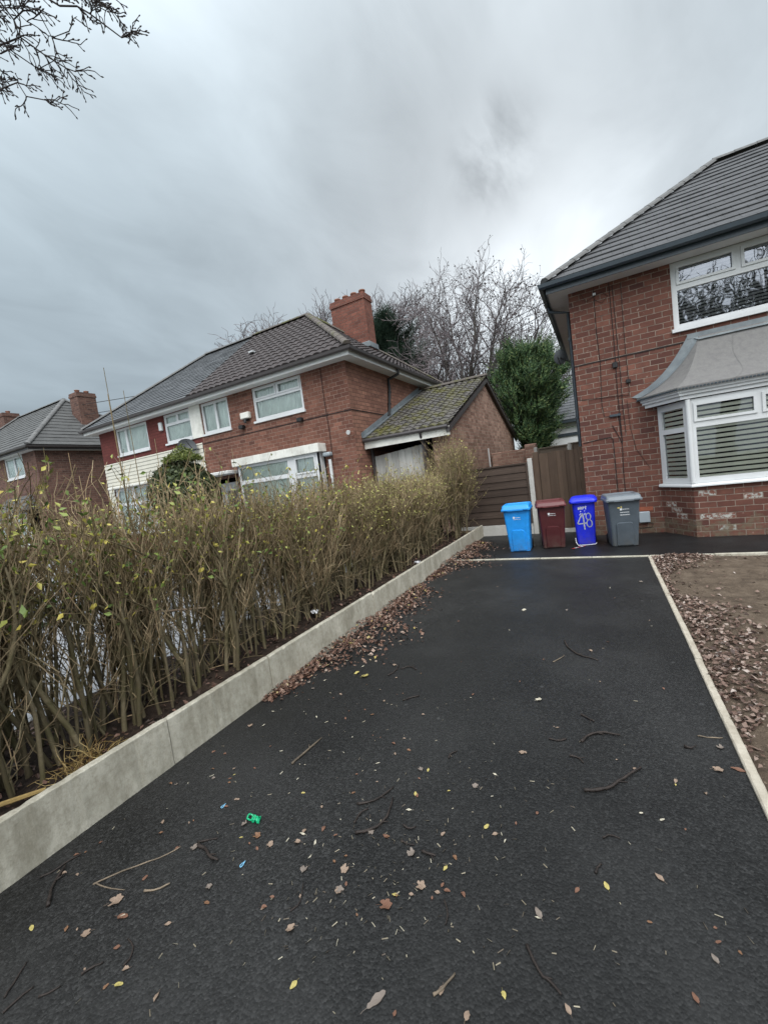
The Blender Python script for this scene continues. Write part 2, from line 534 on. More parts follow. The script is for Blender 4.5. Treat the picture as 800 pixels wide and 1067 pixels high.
M['soil_garden'] = soil('bare garden soil', (.05, .036, .026), (.095, .07, .050), (.15, .115, .085))
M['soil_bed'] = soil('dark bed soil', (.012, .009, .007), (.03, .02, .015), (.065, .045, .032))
M['soil_far'] = soil('rough ground', (.05, .055, .025), (.08, .085, .04), (.12, .11, .06))


def paving():
    t = NT('grey flag paving')
    p = t.pos()
    br = t.n('TexBrick', {'Vector': p, 'Color1': (.20, .205, .215), 'Color2': (.27, .275, .29), 'Mortar': (.07, .07, .07), 'Scale': 1.0, 'Mortar Size': .012, 'Brick Width': .6, 'Row Height': .6})
    c = t.mix(t.ramp(t.noise(2.5, p, 6, .7), [(.4, 0.0), (.75, .7)]), br.outputs['Color'], (.15, .15, .15))
    return t.done(c, .6, t.bump(t.noise(30, p, 4), .3, .01), .4)


M['paving'] = paving()

# ------------------------------------------------------------------ world and light
w = bpy.data.worlds.new('World')
sc.world = w
w.use_nodes = True
wt = w.node_tree
for n_ in list(wt.nodes):
    wt.nodes.remove(n_)


def wn(typ, ins=None, **kw):
    nd = wt.nodes.new('ShaderNode' + typ)
    for k, v in kw.items():
        setattr(nd, k, v)
    for k, v in (ins or {}).items():
        sk = nd.inputs[k]
        if isinstance(v, bpy.types.NodeSocket):
            wt.links.new(v, sk)
        else:
            if sk.type == 'RGBA' and len(v) == 3:
                v = (*v, 1)
            sk.default_value = v
    return nd


def wm(op, a, b=0.0, c=0.0, clamp=False):
    return wn('Math', {0: a, 1: b, 2: c}, operation=op, use_clamp=clamp).outputs[0]


SUN_EL, SUN_AZ = math.radians(48), math.radians(140)    # high, behind the camera's right shoulder
sky = wn('TexSky', sky_type='NISHITA', sun_disc=False, sun_elevation=SUN_EL, sun_rotation=SUN_AZ, air_density=1.0, dust_density=3.0, ozone_density=1.0)
bgs = wn('Background', {0: sky.outputs[0], 1: .07})
dirv = wn('TexCoord').outputs['Generated']
sp = wn('SeparateXYZ', {0: dirv})


def wdot(v):
    d = Vector(v).normalized()
    return wn('VectorMath', {0: dirv, 1: tuple(d)}, operation='DOT_PRODUCT').outputs['Value']


# cloud deck: sample noise on a plane far overhead so the cloud stretches towards the horizon
zc = wm('MAXIMUM', sp.outputs[2], .0)
iz = wm('DIVIDE', 1.0, wm('ADD', zc, .28))
cv = wn('CombineXYZ', {0: wm('MULTIPLY', sp.outputs[0], iz), 1: wm('MULTIPLY', sp.outputs[1], iz), 2: 0.0}).outputs[0]
cvs = wn('VectorMath', {0: cv, 1: (1.0, .55, 1.0)}, operation='MULTIPLY').outputs[0]
n1 = wn('TexNoise', {'Vector': cvs, 'Scale': 1.5, 'Detail': 5, 'Roughness': .48, 'Distortion': .5}).outputs['Fac']
n2 = wn('TexNoise', {'Vector': cvs, 'Scale': 4.2, 'Detail': 6, 'Roughness': .55, 'Distortion': .5}).outputs['Fac']
cl = wm('ADD', wm('MULTIPLY', n1, .62), wm('MULTIPLY', n2, .38))
cl = wm('MULTIPLY_ADD', cl, 1.5, .25)      # about 1.0 on average
# brighter where the cloud is thin, low over the gardens ahead; heavier to the left; bright overhead behind the camera
glow = wm('POWER', wm('MAXIMUM', wdot((-.12, .93, .40)), 0.0), 7.0)
left = wm('POWER', wm('MAXIMUM', wdot((-.86, .48, .2)), 0.0), 3.0)
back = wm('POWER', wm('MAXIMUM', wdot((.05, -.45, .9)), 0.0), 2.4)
blot = wm('POWER', wm('MAXIMUM', wdot((-.12, .83, .55)), 0.0), 260.0)
val = wm('ADD', .325, wm('ADD', wm('MULTIPLY', glow, .07), wm('MULTIPLY', wm('POWER', wm('MAXIMUM', wdot((-.09, .93, .38)), 0.0), 45.0), .25)))
val = wm('SUBTRACT', val, wm('MULTIPLY', left, .065))
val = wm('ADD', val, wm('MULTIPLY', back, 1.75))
val = wm('MULTIPLY', val, cl)
blotn = wm('MULTIPLY', wm('MULTIPLY', blot, wm('MULTIPLY_ADD', n2, 5.0, -2.1, True)), .6)
val = wm('MULTIPLY', val, wm('SUBTRACT', 1.0, blotn))
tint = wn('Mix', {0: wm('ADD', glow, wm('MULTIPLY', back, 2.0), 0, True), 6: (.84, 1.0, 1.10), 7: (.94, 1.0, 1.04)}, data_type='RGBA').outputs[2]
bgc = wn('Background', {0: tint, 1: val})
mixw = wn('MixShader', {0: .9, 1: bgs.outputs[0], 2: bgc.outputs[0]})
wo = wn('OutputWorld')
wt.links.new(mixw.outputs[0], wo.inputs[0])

sl = bpy.data.lights.new('sun', 'SUN')
sl.energy = 1.0
sl.angle = math.radians(35)
sl.color = (1, .97, .93)
so = bpy.data.objects.new('sun', sl)
C.objects.link(so)
# sky rotation is clockwise from +Y: the sun stands at azimuth SUN_AZ
sd = Vector((math.sin(SUN_AZ) * math.cos(SUN_EL), math.cos(SUN_AZ) * math.cos(SUN_EL), math.sin(SUN_EL)))
so.rotation_euler = sd.to_track_quat('Z', 'Y').to_euler()
so.location = (0, -5, 30)
sc.view_settings.view_transform = 'Standard'
sc.view_settings.look = 'None'
sc.view_settings.exposure = .85
sc.view_settings.gamma = 1.0
sc.view_settings.use_curve_mapping = False

# ------------------------------------------------------------------ building helpers
def plate(mb, P, u, rect, holes, off=0.0, depth=.1, edges=True):
    """upright sheet through P running along u, with holes whose reveals go inwards"""
    ux, uy = u
    nx, ny = uy, -ux

    def pt(a, z, d):
        return (P[0] + ux * a + nx * d, P[1] + uy * a + ny * d, z)
    u0, u1, z0, z1 = rect
    us = sorted({u0, u1, *[h[0] for h in holes], *[h[1] for h in holes]})
    zs = sorted({z0, z1, *[h[2] for h in holes], *[h[3] for h in holes]})
    us = [a for a in us if u0 - 1e-6 <= a <= u1 + 1e-6]
    zs = [a for a in zs if z0 - 1e-6 <= a <= z1 + 1e-6]
    for i in range(len(us) - 1):
        for k in range(len(zs) - 1):
            a, b, c, d = us[i], us[i + 1], zs[k], zs[k + 1]
            ca, cz = (a + b) / 2, (c + d) / 2
            if any(h[0] < ca < h[1] and h[2] < cz < h[3] for h in holes):
                continue
            mb.quad(pt(a, c, off), pt(b, c, off), pt(b, d, off), pt(a, d, off))

    def ring(a, b, c, d, flip):
        cs = [(a, c), (b, c), (b, d), (a, d)]
        for i in range(4):
            p, r = cs[i], cs[(i + 1) % 4]
            f = [pt(*p, off), pt(*r, off), pt(*r, off - depth), pt(*p, off - depth)]
            mb.quad(*(f[::-1] if flip else f))
    for h in holes:
        ring(*h, True)
    if edges:
        ring(u0, u1, z0, z1, False)


def flat(mb, P, u, rect, off):
    ux, uy = u
    nx, ny = uy, -ux
    a, b, c, d = rect
    f = lambda k, z: (P[0] + ux * k + nx * off, P[1] + uy * k + ny * off, z)
    mb.quad(f(a, c), f(b, c), f(b, d), f(a, d))


def ubox(mb, P, u, a, b, z0, z1, d0, d1):
    """box along u from a to b, standing d0..d1 off the wall face"""
    ux, uy = u
    nx, ny = uy, -ux
    o = (P[0] + ux * a + nx * d0, P[1] + uy * a + ny * d0, z0)
    mb.obox(o, (ux * (b - a), uy * (b - a), 0), (nx * (d1 - d0), ny * (d1 - d0), 0), (0, 0, z1 - z0))


def slats(mb, P, u, rect, off, pitch=.05, tilt=.03, wid=.042):
    ux, uy = u
    nx, ny = uy, -ux
    a, b, z0, z1 = rect
    z = z0
    f = lambda k, zz, d: (P[0] + ux * k + nx * d, P[1] + uy * k + ny * d, zz)
    while z < z1 - .02:
        mb.quad(f(a, z, off), f(b, z, off), f(b, z + tilt, off - wid), f(a, z + tilt, off - wid))
        z += pitch


def window(house, P, u, rect, cells, bar=.055, recess=.05, sill=True, blind=None, blindm='blind', glass='glass', sash=(), name='window', sub=True, back=.5, pitch=.065):
    """frame with its glass, sill and what hangs behind it; cells are the glazed openings"""
    fr = MB()
    plate(fr, P, u, rect, cells, -recess, .07)
    for c in sash:                                      # opening lights carry a second, prouder frame
        plate(fr, P, u, (c[0] - .045, c[1] + .045, c[2] - .045, c[3] + .045), [(c[0] + .005, c[1] - .005, c[2] + .005, c[3] - .005)], -recess + .022, .03)
    f = fr.build(name, M['white'], house)
    gl = MB()
    for c in cells:
        flat(gl, P, u, c, -recess - .04)
    gl.build('pane', M[glass], f)
    if sill:
        s = MB()
        ubox(s, P, u, rect[0] - .04, rect[1] + .04, rect[2] - .07, rect[2] - .002, -recess, .06)
        s.build('sill', M['white'], f)
    if blind == 'slats':
        b = MB()
        for c in cells:
            slats(b, P, u, (c[0] - .02, c[1] + .02, c[2] - .02, c[3] + .02), -recess - .052, pitch, pitch * .66, .014)
        b.build('blind', M[blindm], f)
    elif blind == 'curtain':
        b = MB()
        n = max(8, int((rect[1] - rect[0]) / .035))
        ux, uy = u
        nx, ny = uy, -ux
        rows = []
        for z in (rect[2], rect[3]):
            rows.append([(P[0] + ux * a + nx * d, P[1] + uy * a + ny * d, z) for a, d in
                         [(rect[0] + (rect[1] - rect[0]) * k / n, -recess - .095 + .045 * math.sin(k * 1.9)) for k in range(n + 1)]])
        b.loft(rows, False)
        b.build('curtain', M[blindm], f, True)
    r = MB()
    flat(r, P, u, (rect[0] - .1, rect[1] + .1, rect[2] - .1, rect[3] + .1), -recess - back)  # flat dark sheet behind the glass, painting the unlit depth
    r.build('room_shade', M['interior'], f)
    return f


def sweep(mb, path, prof, caps=True):
    """profile (outward, height) run along a plan path whose outside lies on its right"""
    n = len(path)
    rings = []
    for i in range(n):
        ds = []
        if i > 0:
            ds.append((Vector(path[i]) - Vector(path[i - 1])).normalized())
        if i < n - 1:
            ds.append((Vector(path[i + 1]) - Vector(path[i])).normalized())
        ns = [Vector((d.y, -d.x)) for d in ds]
        m = sum(ns, Vector((0, 0)))
        m.normalize()
        k = 1 / max(.3, m.dot(ns[0]))
        rings.append([(path[i][0] + m.x * k * d, path[i][1] + m.y * k * d, z) for d, z in prof])
    mb.loft(rings, True, caps)


def roof_face(mb, E0, E1, T0, T1, course=.3, lip=.028, amp=0.0, wave=.3, seed=1, jag=.006):
    E0, E1, T0, T1 = map(Vector, (E0, E1, T0, T1))
    e = (E1 - E0).normalized()
    up = (T0 - E0) - e * (T0 - E0).dot(e)
    L = up.length
    up.normalize()
    nrm = e.cross(up)
    if nrm.z < 0:
        nrm = -nrm
    W = (E1 - E0).length
    lt = (T0 - E0).dot(e)
    rt = (T1 - E0).dot(e)
    n = max(3, round(L / course))
    rg = R_(seed)

    def prof(uu):
        ph = (uu / wave) % 1.0
        return amp * (abs(math.sin(PI * ph)) ** .7) if amp else 0.0
    for i in range(n):
        ta, tb = i / n, min(1.0, (i + 1) / n)
        la, lb, ra, rb = lt * ta, lt * tb, W + (rt - W) * ta, W + (rt - W) * tb
        if amp:
            step = wave / 6
            k0, k1 = int(min(la, lb) / step) - 1, int(max(ra, rb) / step) + 2
            us = [k * step for k in range(k0, k1)]
        else:
            step = .38
            k0, k1 = int(min(la, lb) / step) - 1, int(max(ra, rb) / step) + 2
            us = [(k + .5 * (i % 2)) * step for k in range(k0 - 1, k1)]
        rows = [[], [], []]
        prev = None
        vs = []
        for uu in us:
            a = min(max(uu, la), ra)
            b = min(max(uu, lb), rb)
            j = rg.uniform(-jag, jag)
            h = prof(uu)
            pa = E0 + e * a + up * (L * ta)
            pb = E0 + e * b + up * (L * tb)
            vs.append((pa + nrm * -.01, pa + nrm * (lip + h + j), pb + nrm * (h * .9 + .002)))
        b0 = len(mb.v)
        for t3 in vs:
            mb.v.extend([tuple(p) for p in t3])
        for k in range(len(us) - 1):
            x = b0 + k * 3
            if (vs[k][1] - vs[k + 1][1]).length > 1e-4:
                mb.f.append((x, x + 3, x + 4, x + 1))
                mb.f.append((x + 1, x + 4, x + 5, x + 2))
            elif (vs[k][2] - vs[k + 1][2]).length > 1e-4:
                mb.f.append((x + 1, x + 5, x + 2))
    return


def ridge(mb, a, b, r=.12, seg=.45, lift=.02):
    a, b = Vector(a), Vector(b)
    L = (b - a).length
    n = max(1, round(L / seg))
    d = (b - a) / n
    t = d.normalized()
    side = t.cross(Vector((0, 0, 1))).normalized()
    upv = side.cross(t)
    for i in range(n):
        p0 = a + d * i - t * .02
        p1 = a + d * (i + 1)
        rings = []
        for p, rr in ((p0, r * 1.08), (p1, r)):
            rings.append([p + side * math.cos(k * PI / 6) * rr + upv * (math.sin(k * PI / 6) * rr * .75 + lift - .03) for k in range(7)])
        mb.loft(rings, False)
        for rg in rings:
            mb.add(rg, [tuple(range(7))])


GUT = lambda z: [(.43, z - .02), (.45, z - .085), (.49, z - .115), (.53, z - .115), (.57, z - .085), (.585, z - .01), (.57, z - .01), (.55, z - .05), (.46, z - .03)]


def eaves(house, path, z, col='gutter_dark', fascia=None, soff='soffit', over=.43):
    s = MB()
    sweep(s, path, [(-.02, z - .2), (over - .02, z - .2), (over - .02, z - .185), (-.02, z - .185)])
    s.build('soffit', M[soff], house)
    f = MB()
    sweep(f, path, [(over - .018, z - .215), (over + .004, z - .215), (over + .004, z + .0), (over - .018, z + .0)])
    f.build('fascia', M[fascia or col], house)
    g = MB()
    sweep(g, path, [(a - .43 + over, b) for a, b in GUT(z)])
    g.build('gutter', M[col], house)


def downpipe(house, pts, col='gutter_dark', r=.035):
    m = MB()
    m.tube(pts, r, 8)
    o = m.build('downpipe', M[col], house, True)
    b = MB()
    p0, p1 = Vector(pts[-2]), Vector(pts[-1])
    for k in range(3):
        p = p0.lerp(p1, .12 + .36 * k)
        b.tube([p - Vector((0, 0, .03)), p + Vector((0, 0, .03))], r * 1.35, 8, True)
    b.build('bracket', M[col], o)


def cable(house, pts, r=.012, name='cable', col='cable'):
    m = MB()
    r *= .62
    m.tube(pts, r, 5)
    return m.build(name, M[col], house)


def chimney(house, x0, x1, y0, y1, z0, z1, pots, col='brick_chimney', along='x', rg=None, flare=.05):
    m = MB()
    m.box(x0, x1, y0, y1, z0, z1 - .25)
    m.box(x0 - .035, x1 + .035, y0 - .035, y1 + .035, z1 - .25, z1 - .13)
    m.box(x0 - .015, x1 + .015, y0 - .015, y1 + .015, z1 - .13, z1)
    c = m.build('chimney', M[col], house)
    for k in range(pots):
        t = (k + .5) / pots
        px = x0 + (x1 - x0) * t if along == 'x' else (x0 + x1) / 2
        py = (y0 + y1) / 2 if along == 'x' else y0 + (y1 - y0) * t
        p = MB()
        n = 12
        rings = []
        for z, r in ((-.02, .12), (.05, .13), (.07, .115), (.14, .11), (.15, .135), (.2, .135), (.2, .09), (.05, .085)):
            rings.append([(px + math.cos(2 * PI * i / n) * r, py + math.sin(2 * PI * i / n) * r, z1 + z) for i in range(n)])
        p.loft(rings, True, True)
        p.build('chimney_pot', M['clay'], c, True)
    fl = MB()
    return c


def half_house(name, label, xp, xh, yf, yb, ze, zr, mats, wins, group=None, front_extra=None, over=.4, tile=('tile_grey', .3, 0, .3), gcol='gutter_dark', wall_parts=None, side_extra=None):
    """half of a hipped pair: xp is the party line, xh the outer side wall"""
    s = 1 if xh > xp else -1
    h = thing(name, label, 'house', ((xp + xh) / 2, (yf + yb) / 2, 0), group)
    zw = ze - .19
    x0, x1 = min(xp, xh), max(xp, xh)
    P = (x0, yf)
    m = MB()
    plate(m, P, (1, 0), (0, x1 - x0, 0, zw), [(a - x0, b - x0, c, d) for a, b, c, d in wins], 0, .12, False)
    fw = m.build('front_wall', M[mats['wall']], h)
    m = MB()
    if s > 0:
        m.quad((xh, yf, 0), (xh, yb, 0), (xh, yb, zw), (xh, yf, zw))
    else:
        m.quad((xh, yb, 0), (xh, yf, 0), (xh, yf, zw), (xh, yb, zw))
    m.build('side_wall', M[mats['side']], h)
    m = MB()
    m.quad((x1, yb, 0), (x0, yb, 0), (x0, yb, zw), (x1, yb, zw))
    m.quad((xp, yf, 0), (xp, yb, 0), (xp, yb, zw), (xp, yf, zw))
    m.build('rear_wall', M[mats['side']], h)
    hd = (yb - yf) / 2 + over
    ym = (yf + yb) / 2
    xe = xh + s * over
    Tp = (xp, ym, zr)
    Tr = (xe - s * hd, ym, zr)
    ye, yr = yf - over, yb + over
    zt = ze + .035
    m = MB()
    kw = dict(course=tile[1], amp=tile[2], wave=tile[3])
    if s > 0:
        roof_face(m, (xp, ye, zt), (xe, ye, zt), Tp, Tr, **kw)
        roof_face(m, (xe, ye, zt), (xe, yr, zt), Tr, Tr, **kw)
        roof_face(m, (xe, yr, zt), (xp, yr, zt), Tr, Tp, **kw)
    else:
        roof_face(m, (xe, ye, zt), (xp, ye, zt), Tr, Tp, **kw)
        roof_face(m, (xe, yr, zt), (xe, ye, zt), Tr, Tr, **kw)
        roof_face(m, (xp, yr, zt), (xe, yr, zt), Tp, Tr, **kw)
    rf = m.build('roof', M[tile[0]], h)
    m = MB()
    off = tile[2] * .6
    up = Vector((0, 0, .03 + off))
    ridge(m, Vector((xe, ye, zt)) + up, Vector(Tr) + up, .12)
    ridge(m, Vector((xe, yr, zt)) + up, Vector(Tr) + up, .12)
    ridge(m, Vector(Tr) + up, Vector(Tp) + up, .12)
    m.build('ridge_tiles', M[mats['ridge']], rf)
    path = [(xp, yf), (xh, yf), (xh, yb), (xp, yb)] if s > 0 else [(xp, yb), (xh, yb), (xh, yf), (xp, yf)]
    eaves(h, path, ze, gcol, mats.get('fascia'), mats.get('soffit', 'soffit'), over)
    return h, rf
# ------------------------------------------------------------------ ground
def grid(name, x0, x1, y0, y1, z, step, m, fn=None, kind='structure'):
    nx, ny = max(1, round((x1 - x0) / step)), max(1, round((y1 - y0) / step))
    b = MB()
    for j in range(ny + 1):
        for i in range(nx + 1):
            x, y = x0 + (x1 - x0) * i / nx, y0 + (y1 - y0) * j / ny
            b.v.append((x, y, z + (fn(x, y) if fn else 0)))
    for j in range(ny):
        for i in range(nx):
            a = j * (nx + 1) + i
            b.f.append((a, a + 1, a + nx + 2, a + nx + 1))
    o = b.build(name, M[m], None, True)
    o['kind'] = kind
    return o


from mathutils import noise as MN


def fb(x, y, s, seed=0):
    return MN.fractal(Vector((x * s + seed * 7.3, y * s - seed * 3.1, seed)), 1.0, 2.0, 4)


def garden_z(x, y):
    e = min(1, max(0, (x - .66) / .25)) * min(1, max(0, (8.40 - y) / .2))
    mound = .05 * math.exp(-((x - .95) ** 2 / .12 + (y - 8.0) ** 2 / .25))
    return -.02 + e * (.035 + .045 * fb(x, y, .9, 1) + .02 * fb(x, y, 4, 2) + mound)


def bed_z(x, y):
    return .20 + .05 * fb(x, y, 1.4, 3) + .025 * fb(x, y, 6, 4)


KX = -3.05          # face of the board wall along the hedge
grid('ground', -90, 70, -40, 110, -.06, 20, 'soil_far')
grid('driveway', KX, .60, -3.0, 8.43, 0.0, .6, 'tarmac')
grid('path', KX, 8.0, 8.50, 11.5, .006, .6, 'tarmac_dark')
grid('garden_soil', .652, 8.0, -3.0, 8.44, 0.0, .07, 'soil_garden', garden_z)
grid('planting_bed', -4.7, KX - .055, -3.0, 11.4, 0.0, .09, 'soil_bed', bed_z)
grid('front_yard', -33, -4.7, -3.0, 10.55, .10, 1.0, 'paving')

def rough_bar(m, x0, x1, y0, y1, z0, z1, b, rg):
    """a cast bar along y whose arrises wander a little and are chipped here and there"""
    n = max(8, int((y1 - y0) / .035))
    rings = []
    for k in range(n + 1):
        y = y0 + (y1 - y0) * k / n
        e = [b * rg.uniform(.6, 1.3) for _ in range(2)]
        if rg.random() < .05:
            e[rg.randint(0, 1)] *= 2.2
        if k in (0, n):
            e = [c * 1.6 for c in e]
        w_ = rg.gauss(0, .0009)
        rings.append([(x1 + w_, y, z0), (x1 + w_, y, z1 - e[0]), (x1 - e[0] + w_, y, z1), (x0 + e[1], y, z1), (x0, y, z1 - e[1]), (x0, y, z0)])
    m.loft(rings, True, True)


# board wall: separate concrete boards end to end
KY = [-.6, .67, 1.78, 2.87, 3.95, 5.0, 6.1, 7.2, 8.3, 9.4, 10.5, 11.38]
rk = R_(4)
for i in range(len(KY) - 1):
    m = MB()
    top = .372 - .004 * i + rk.uniform(-.004, .004)
    dx = rk.uniform(-.004, .004)
    rough_bar(m, KX - .055 + dx, KX + dx, KY[i] + .004, KY[i + 1] - .004, -.1, top, .008, rk)
    o = m.build('concrete_board', M['concrete'])
    lab = 'pale concrete edging board between the hedge and the tarmac drive'
    if i == len(KY) - 2:
        lab = 'concrete edging board at the far end of the hedge row by the wooden fence'
    if i == 0:
        lab = 'nearest pale concrete edging board of the hedge row, at the photo edge'
    tag(o, lab, 'edging board', 'concrete boards along the hedge')

# edging stones
y = -3.0
k = 0
while y < 8.42:
    y1 = min(y + .915, 8.425)
    m = MB()
    dx = rk.uniform(-.004, .004)
    rough_bar(m, .60 + dx, .654 + dx, y + .003, y1 - .003, -.1, .020 + rk.uniform(-.003, .003), .007, rk)
    o = m.build('edging_stone', M['concrete_edge'])
    last = y1 >= 8.42
    tag(o, 'cream concrete edging strip meeting the cross strip by the grey bin' if last else 'cream concrete edging strip between the tarmac drive and the leafy bare soil', 'edging', 'edging strips along the drive')
    y = y1
x = KX + .02
while x < 7.9:
    x1 = min(x + .915, 8.0)
    m = MB()
    m.bbox(x + .003, x1 - .003, 8.432, 8.494, -.1, .020 + rk.uniform(-.003, .003), .006)
    o = m.build('edging_stone', M['concrete'])
    tag(o, 'grey concrete edging strip across the drive in front of the bins and bay' , 'edging', 'edging strips across the drive end')
    x = x1

# ------------------------------------------------------------------ the brick house with the bay
YW, XW = 10.75, -.35
hb, rf = half_house('brick_house', 'red brick house with a flared grey bay canopy and white blinds behind the bins', 7.0, XW, YW, 17.7, 5.78, 8.85,
                    dict(wall='brick_near', side='brick_near', ridge='ridge_grey', fascia='gutter_dark', soffit='soffit'),
                    [(1.56, 4.0, 4.25, 5.58), (1.16, 5.0, 1.06, 2.74)], over=.42, tile=('tile_grey', .305, 0, .38))
PF = (0, YW)
U = (1, 0)
window(hb, PF, U, (1.56, 4.0, 4.25, 5.58), [(1.66, 3.9, 4.34, 5.02), (1.70, 2.56, 5.17, 5.46), (2.74, 3.84, 5.17, 5.46)],
       sash=[(1.70, 2.56, 5.17, 5.46), (2.74, 3.84, 5.17, 5.46)], blind='slats', blindm='blind', glass='glass_dark', recess=.03)
# bay below: dwarf wall, frames on three faces, sill, canopy
bx0, bx1, by = 1.14, 5.04, 10.02
BP = [(bx0, YW), (1.58, by), (4.60, by), (bx1, YW)]
m = MB()
for i in range(3):
    a, b = Vector(BP[i]), Vector(BP[i + 1])
    m.quad((*a, 0), (*b, 0), (*b, 1.03), (*a, 1.03))
m.add([(*p, 1.03) for p in BP], [(0, 1, 2, 3)])
bw = m.build('bay_wall', M['brick_near'], hb)
sd_ = MB()
sweep(sd_, BP, [(-.05, 1.032), (.075, 1.02), (.075, 1.045), (.06, 1.075), (-.05, 1.085)])
ZB0, ZB1 = 1.086, 2.73
bay = None
for i in range(3):
    a, b = Vector(BP[i]), Vector(BP[i + 1])
    L = (b - a).length
    u = tuple((b - a) / L)
    if i == 1:
        c1, c2 = L / 3, 2 * L / 3
        cells = [(.13, c1 * 1.0 - .02, 2.33, 2.60), (c1 + .14, c2 - .08, 2.33, 2.60), (c2 + .08, L - .13, 2.33, 2.60), (.11, L - .11, 1.19, 2.17)]
        sash = cells[:3]
    else:
        cells = [(.11, L - .16, 1.19, 2.12), (.11, L - .16, 2.22, 2.60)] if i == 0 else [(.16, L - .11, 1.19, 2.12), (.16, L - .11, 2.22, 2.60)]
        sash = ()
    f = window(hb, tuple(a), u, (0, L, ZB0, ZB1), cells, recess=.02, sill=False, blind='slats', glass='glass', sash=sash, name='bay_window', back=.4, pitch=.095)
    if i == 1:
        bay = f
sd_.build('sill', M['white'], bay)
for px, py in BP[1:3]:
    m = MB()
    m.tube([(px, py, ZB0), (px, py, ZB1)], .045, 10)
    m.build('corner_post', M['white'], bay, True)
# canopy
bot = [(.80, YW - .002), (1.42, by - .13), (4.76, by - .13), (5.38, YW - .002)]
topo = [(1.85, YW - .002), (1.95, YW - .05), (4.23, YW - .05), (4.33, YW - .002)]


def canopy_pt(k, t):
    b, tp = Vector(bot[k]), Vector(topo[k])
    p = b.lerp(tp, t)
    return (p.x, p.y, 2.98 + (4.0 - 2.98) * (.45 * t + .55 * t ** 2.6))


def along(t, lo=0, n=10):
    r = []
    for k in range(3):
        for j in range(n + (1 if k == 2 else 0)):
            a, b = Vector(canopy_pt(k, t)), Vector(canopy_pt(k + 1, t))
            r.append(a.lerp(b, j / n))
    return r


m = MB()
m.loft([[p + Vector((0, 0, -.045)) for p in along(0)]] + [along(t / 14) for t in range(15)], False)
cn = m.build('bay_canopy', M['felt'], hb, False)
m = MB()                                                     # lead upstand against the wall, lead edge down the hips
rows = [[], [], []]
for t in range(15):
    p = Vector(canopy_pt(0, t / 14))
    rows[0].append((p.x - .09, YW - .022, p.z + .05))
    rows[1].append((p.x + .02, YW - .028, p.z + .012))
    nx = Vector(canopy_pt(1, t / 14))
    d = (nx - p)
    rows[2].append(tuple(p + d.normalized() * min(.14, d.length * .9) + Vector((0, -.0, .012))))
for j, r in enumerate(rows):
    p = Vector(r[-1])
m.loft(rows, False)
m.obox((1.76, YW - .03, 3.995), (2.66, 0, 0), (0, .025, 0), (0, 0, .10))
m.quad((1.86, YW - .03, 3.998), (4.33, YW - .03, 3.998), (4.28, YW - .12, 3.93), (1.93, YW - .12, 3.93))
m.build('flashing', M['lead'], cn)
m = MB()
zz = 2.955
sweep(m, [(bot[0][0] + .08, YW), (bot[1][0] + .02, by - .07), (bot[2][0] - .02, by - .07), (bot[3][0] - .08, YW)],
      [(-.12, zz - .21), (-.05, zz - .21), (-.05, zz - .14), (-.012, zz - .135), (-.012, zz - .085), (.02, zz - .08), (.02, zz - .04), (.045, zz - .035), (.045, zz - .005), (-.12, zz - .005)])
m.build('bay_fascia', M['white'], cn)
m = MB()
pl = [Vector(canopy_pt(k, 0)) for k in range(4)]
for k in range(3):
    a, b = pl[k], pl[k + 1]
    n = int((b - a).length / .055)
    for j in range(n):
        p = a.lerp(b, (j + .5) / n) + Vector((0, 0, -.055))
        d = (b - a).normalized()
        o = Vector((d.y, -d.x, 0))
        m.obox(p - d * .016 - o * .03, d * .032, o * .05, (0, 0, .03))
m.build('drip_edge', M['gutter_dark'], cn)
m = MB()                                                     # felt seams
for xa, xb in ((2.30, 2.75), (3.55, 3.7)):
    m.tube([Vector(canopy_pt(1, t / 14)).lerp(Vector(canopy_pt(2, t / 14)), (xa + (0) - 1.42) / 3.34 + .03 * math.sin(t * .4)) + Vector((0, 0, .0)) for t in range(14)], .008, 4)
m.build('felt_seam', M['felt'], cn)
# things on the wall
m = MB()
m.box(XW, 1.70, YW - .012, YW - .0, 3.945, 3.968)
m.build('damp_course', M['cable'], hb)
yc = YW - .012
for pts, r in (
    ([(.16, yc, 5.55), (.15, yc, 4.6), (.17, yc, 3.9), (.13, yc, 3.0), (.16, yc, 2.72), (.30, yc, 2.70)], .009),
    ([(.46, yc, 5.55), (.47, yc, 4.4), (.455, yc, 3.2), (.47, yc, 2.3), (.44, yc, 1.4), (.45, yc, .55), (.60, yc, .34)], .011),
    ([(.52, yc, 5.5), (.53, yc, 4.5), (.54, yc, 3.6), (.53, yc, 2.9), (.55, yc, 2.3)], .009),
    ([(-.32, yc, 2.19), (.05, yc, 2.23), (.25, yc, 2.24), (.29, yc, 2.2), (.295, yc, 1.5), (.30, yc, .8), (.31, yc, .2)], .012),
    ([(.68, yc, 5.5), (.67, yc, 4.3), (.68, yc, 3.42)], .008),
    ([(.68, yc, 3.36), (.67, yc, 3.1), (.52, yc, 3.12), (.1, yc, 3.15), (-.3, yc, 3.18)], .008),
    ([(.62, yc, 3.0), (.64, yc, 2.4), (.72, yc, 1.9), (.95, yc, 1.45)], .006),
    ([(.30, yc, 2.5), (.42, yc, 2.2), (.46, yc, 2.05)], .011),
    ([(.44, yc, 2.75), (.45, yc, 2.35), (.47, yc, 2.1)], .014),
    ([(.80, yc, .26), (.92, yc, .22), (.9, yc, .14), (.5, yc, .12)], .009),
    ([(-.1, yc, 5.5), (.0, yc, 5.3), (.3, yc, 5.42), (.42, yc, 5.3), (.3, yc, 5.18), (.16, yc, 5.3)], .007),
):
    cable(hb, pts, r)
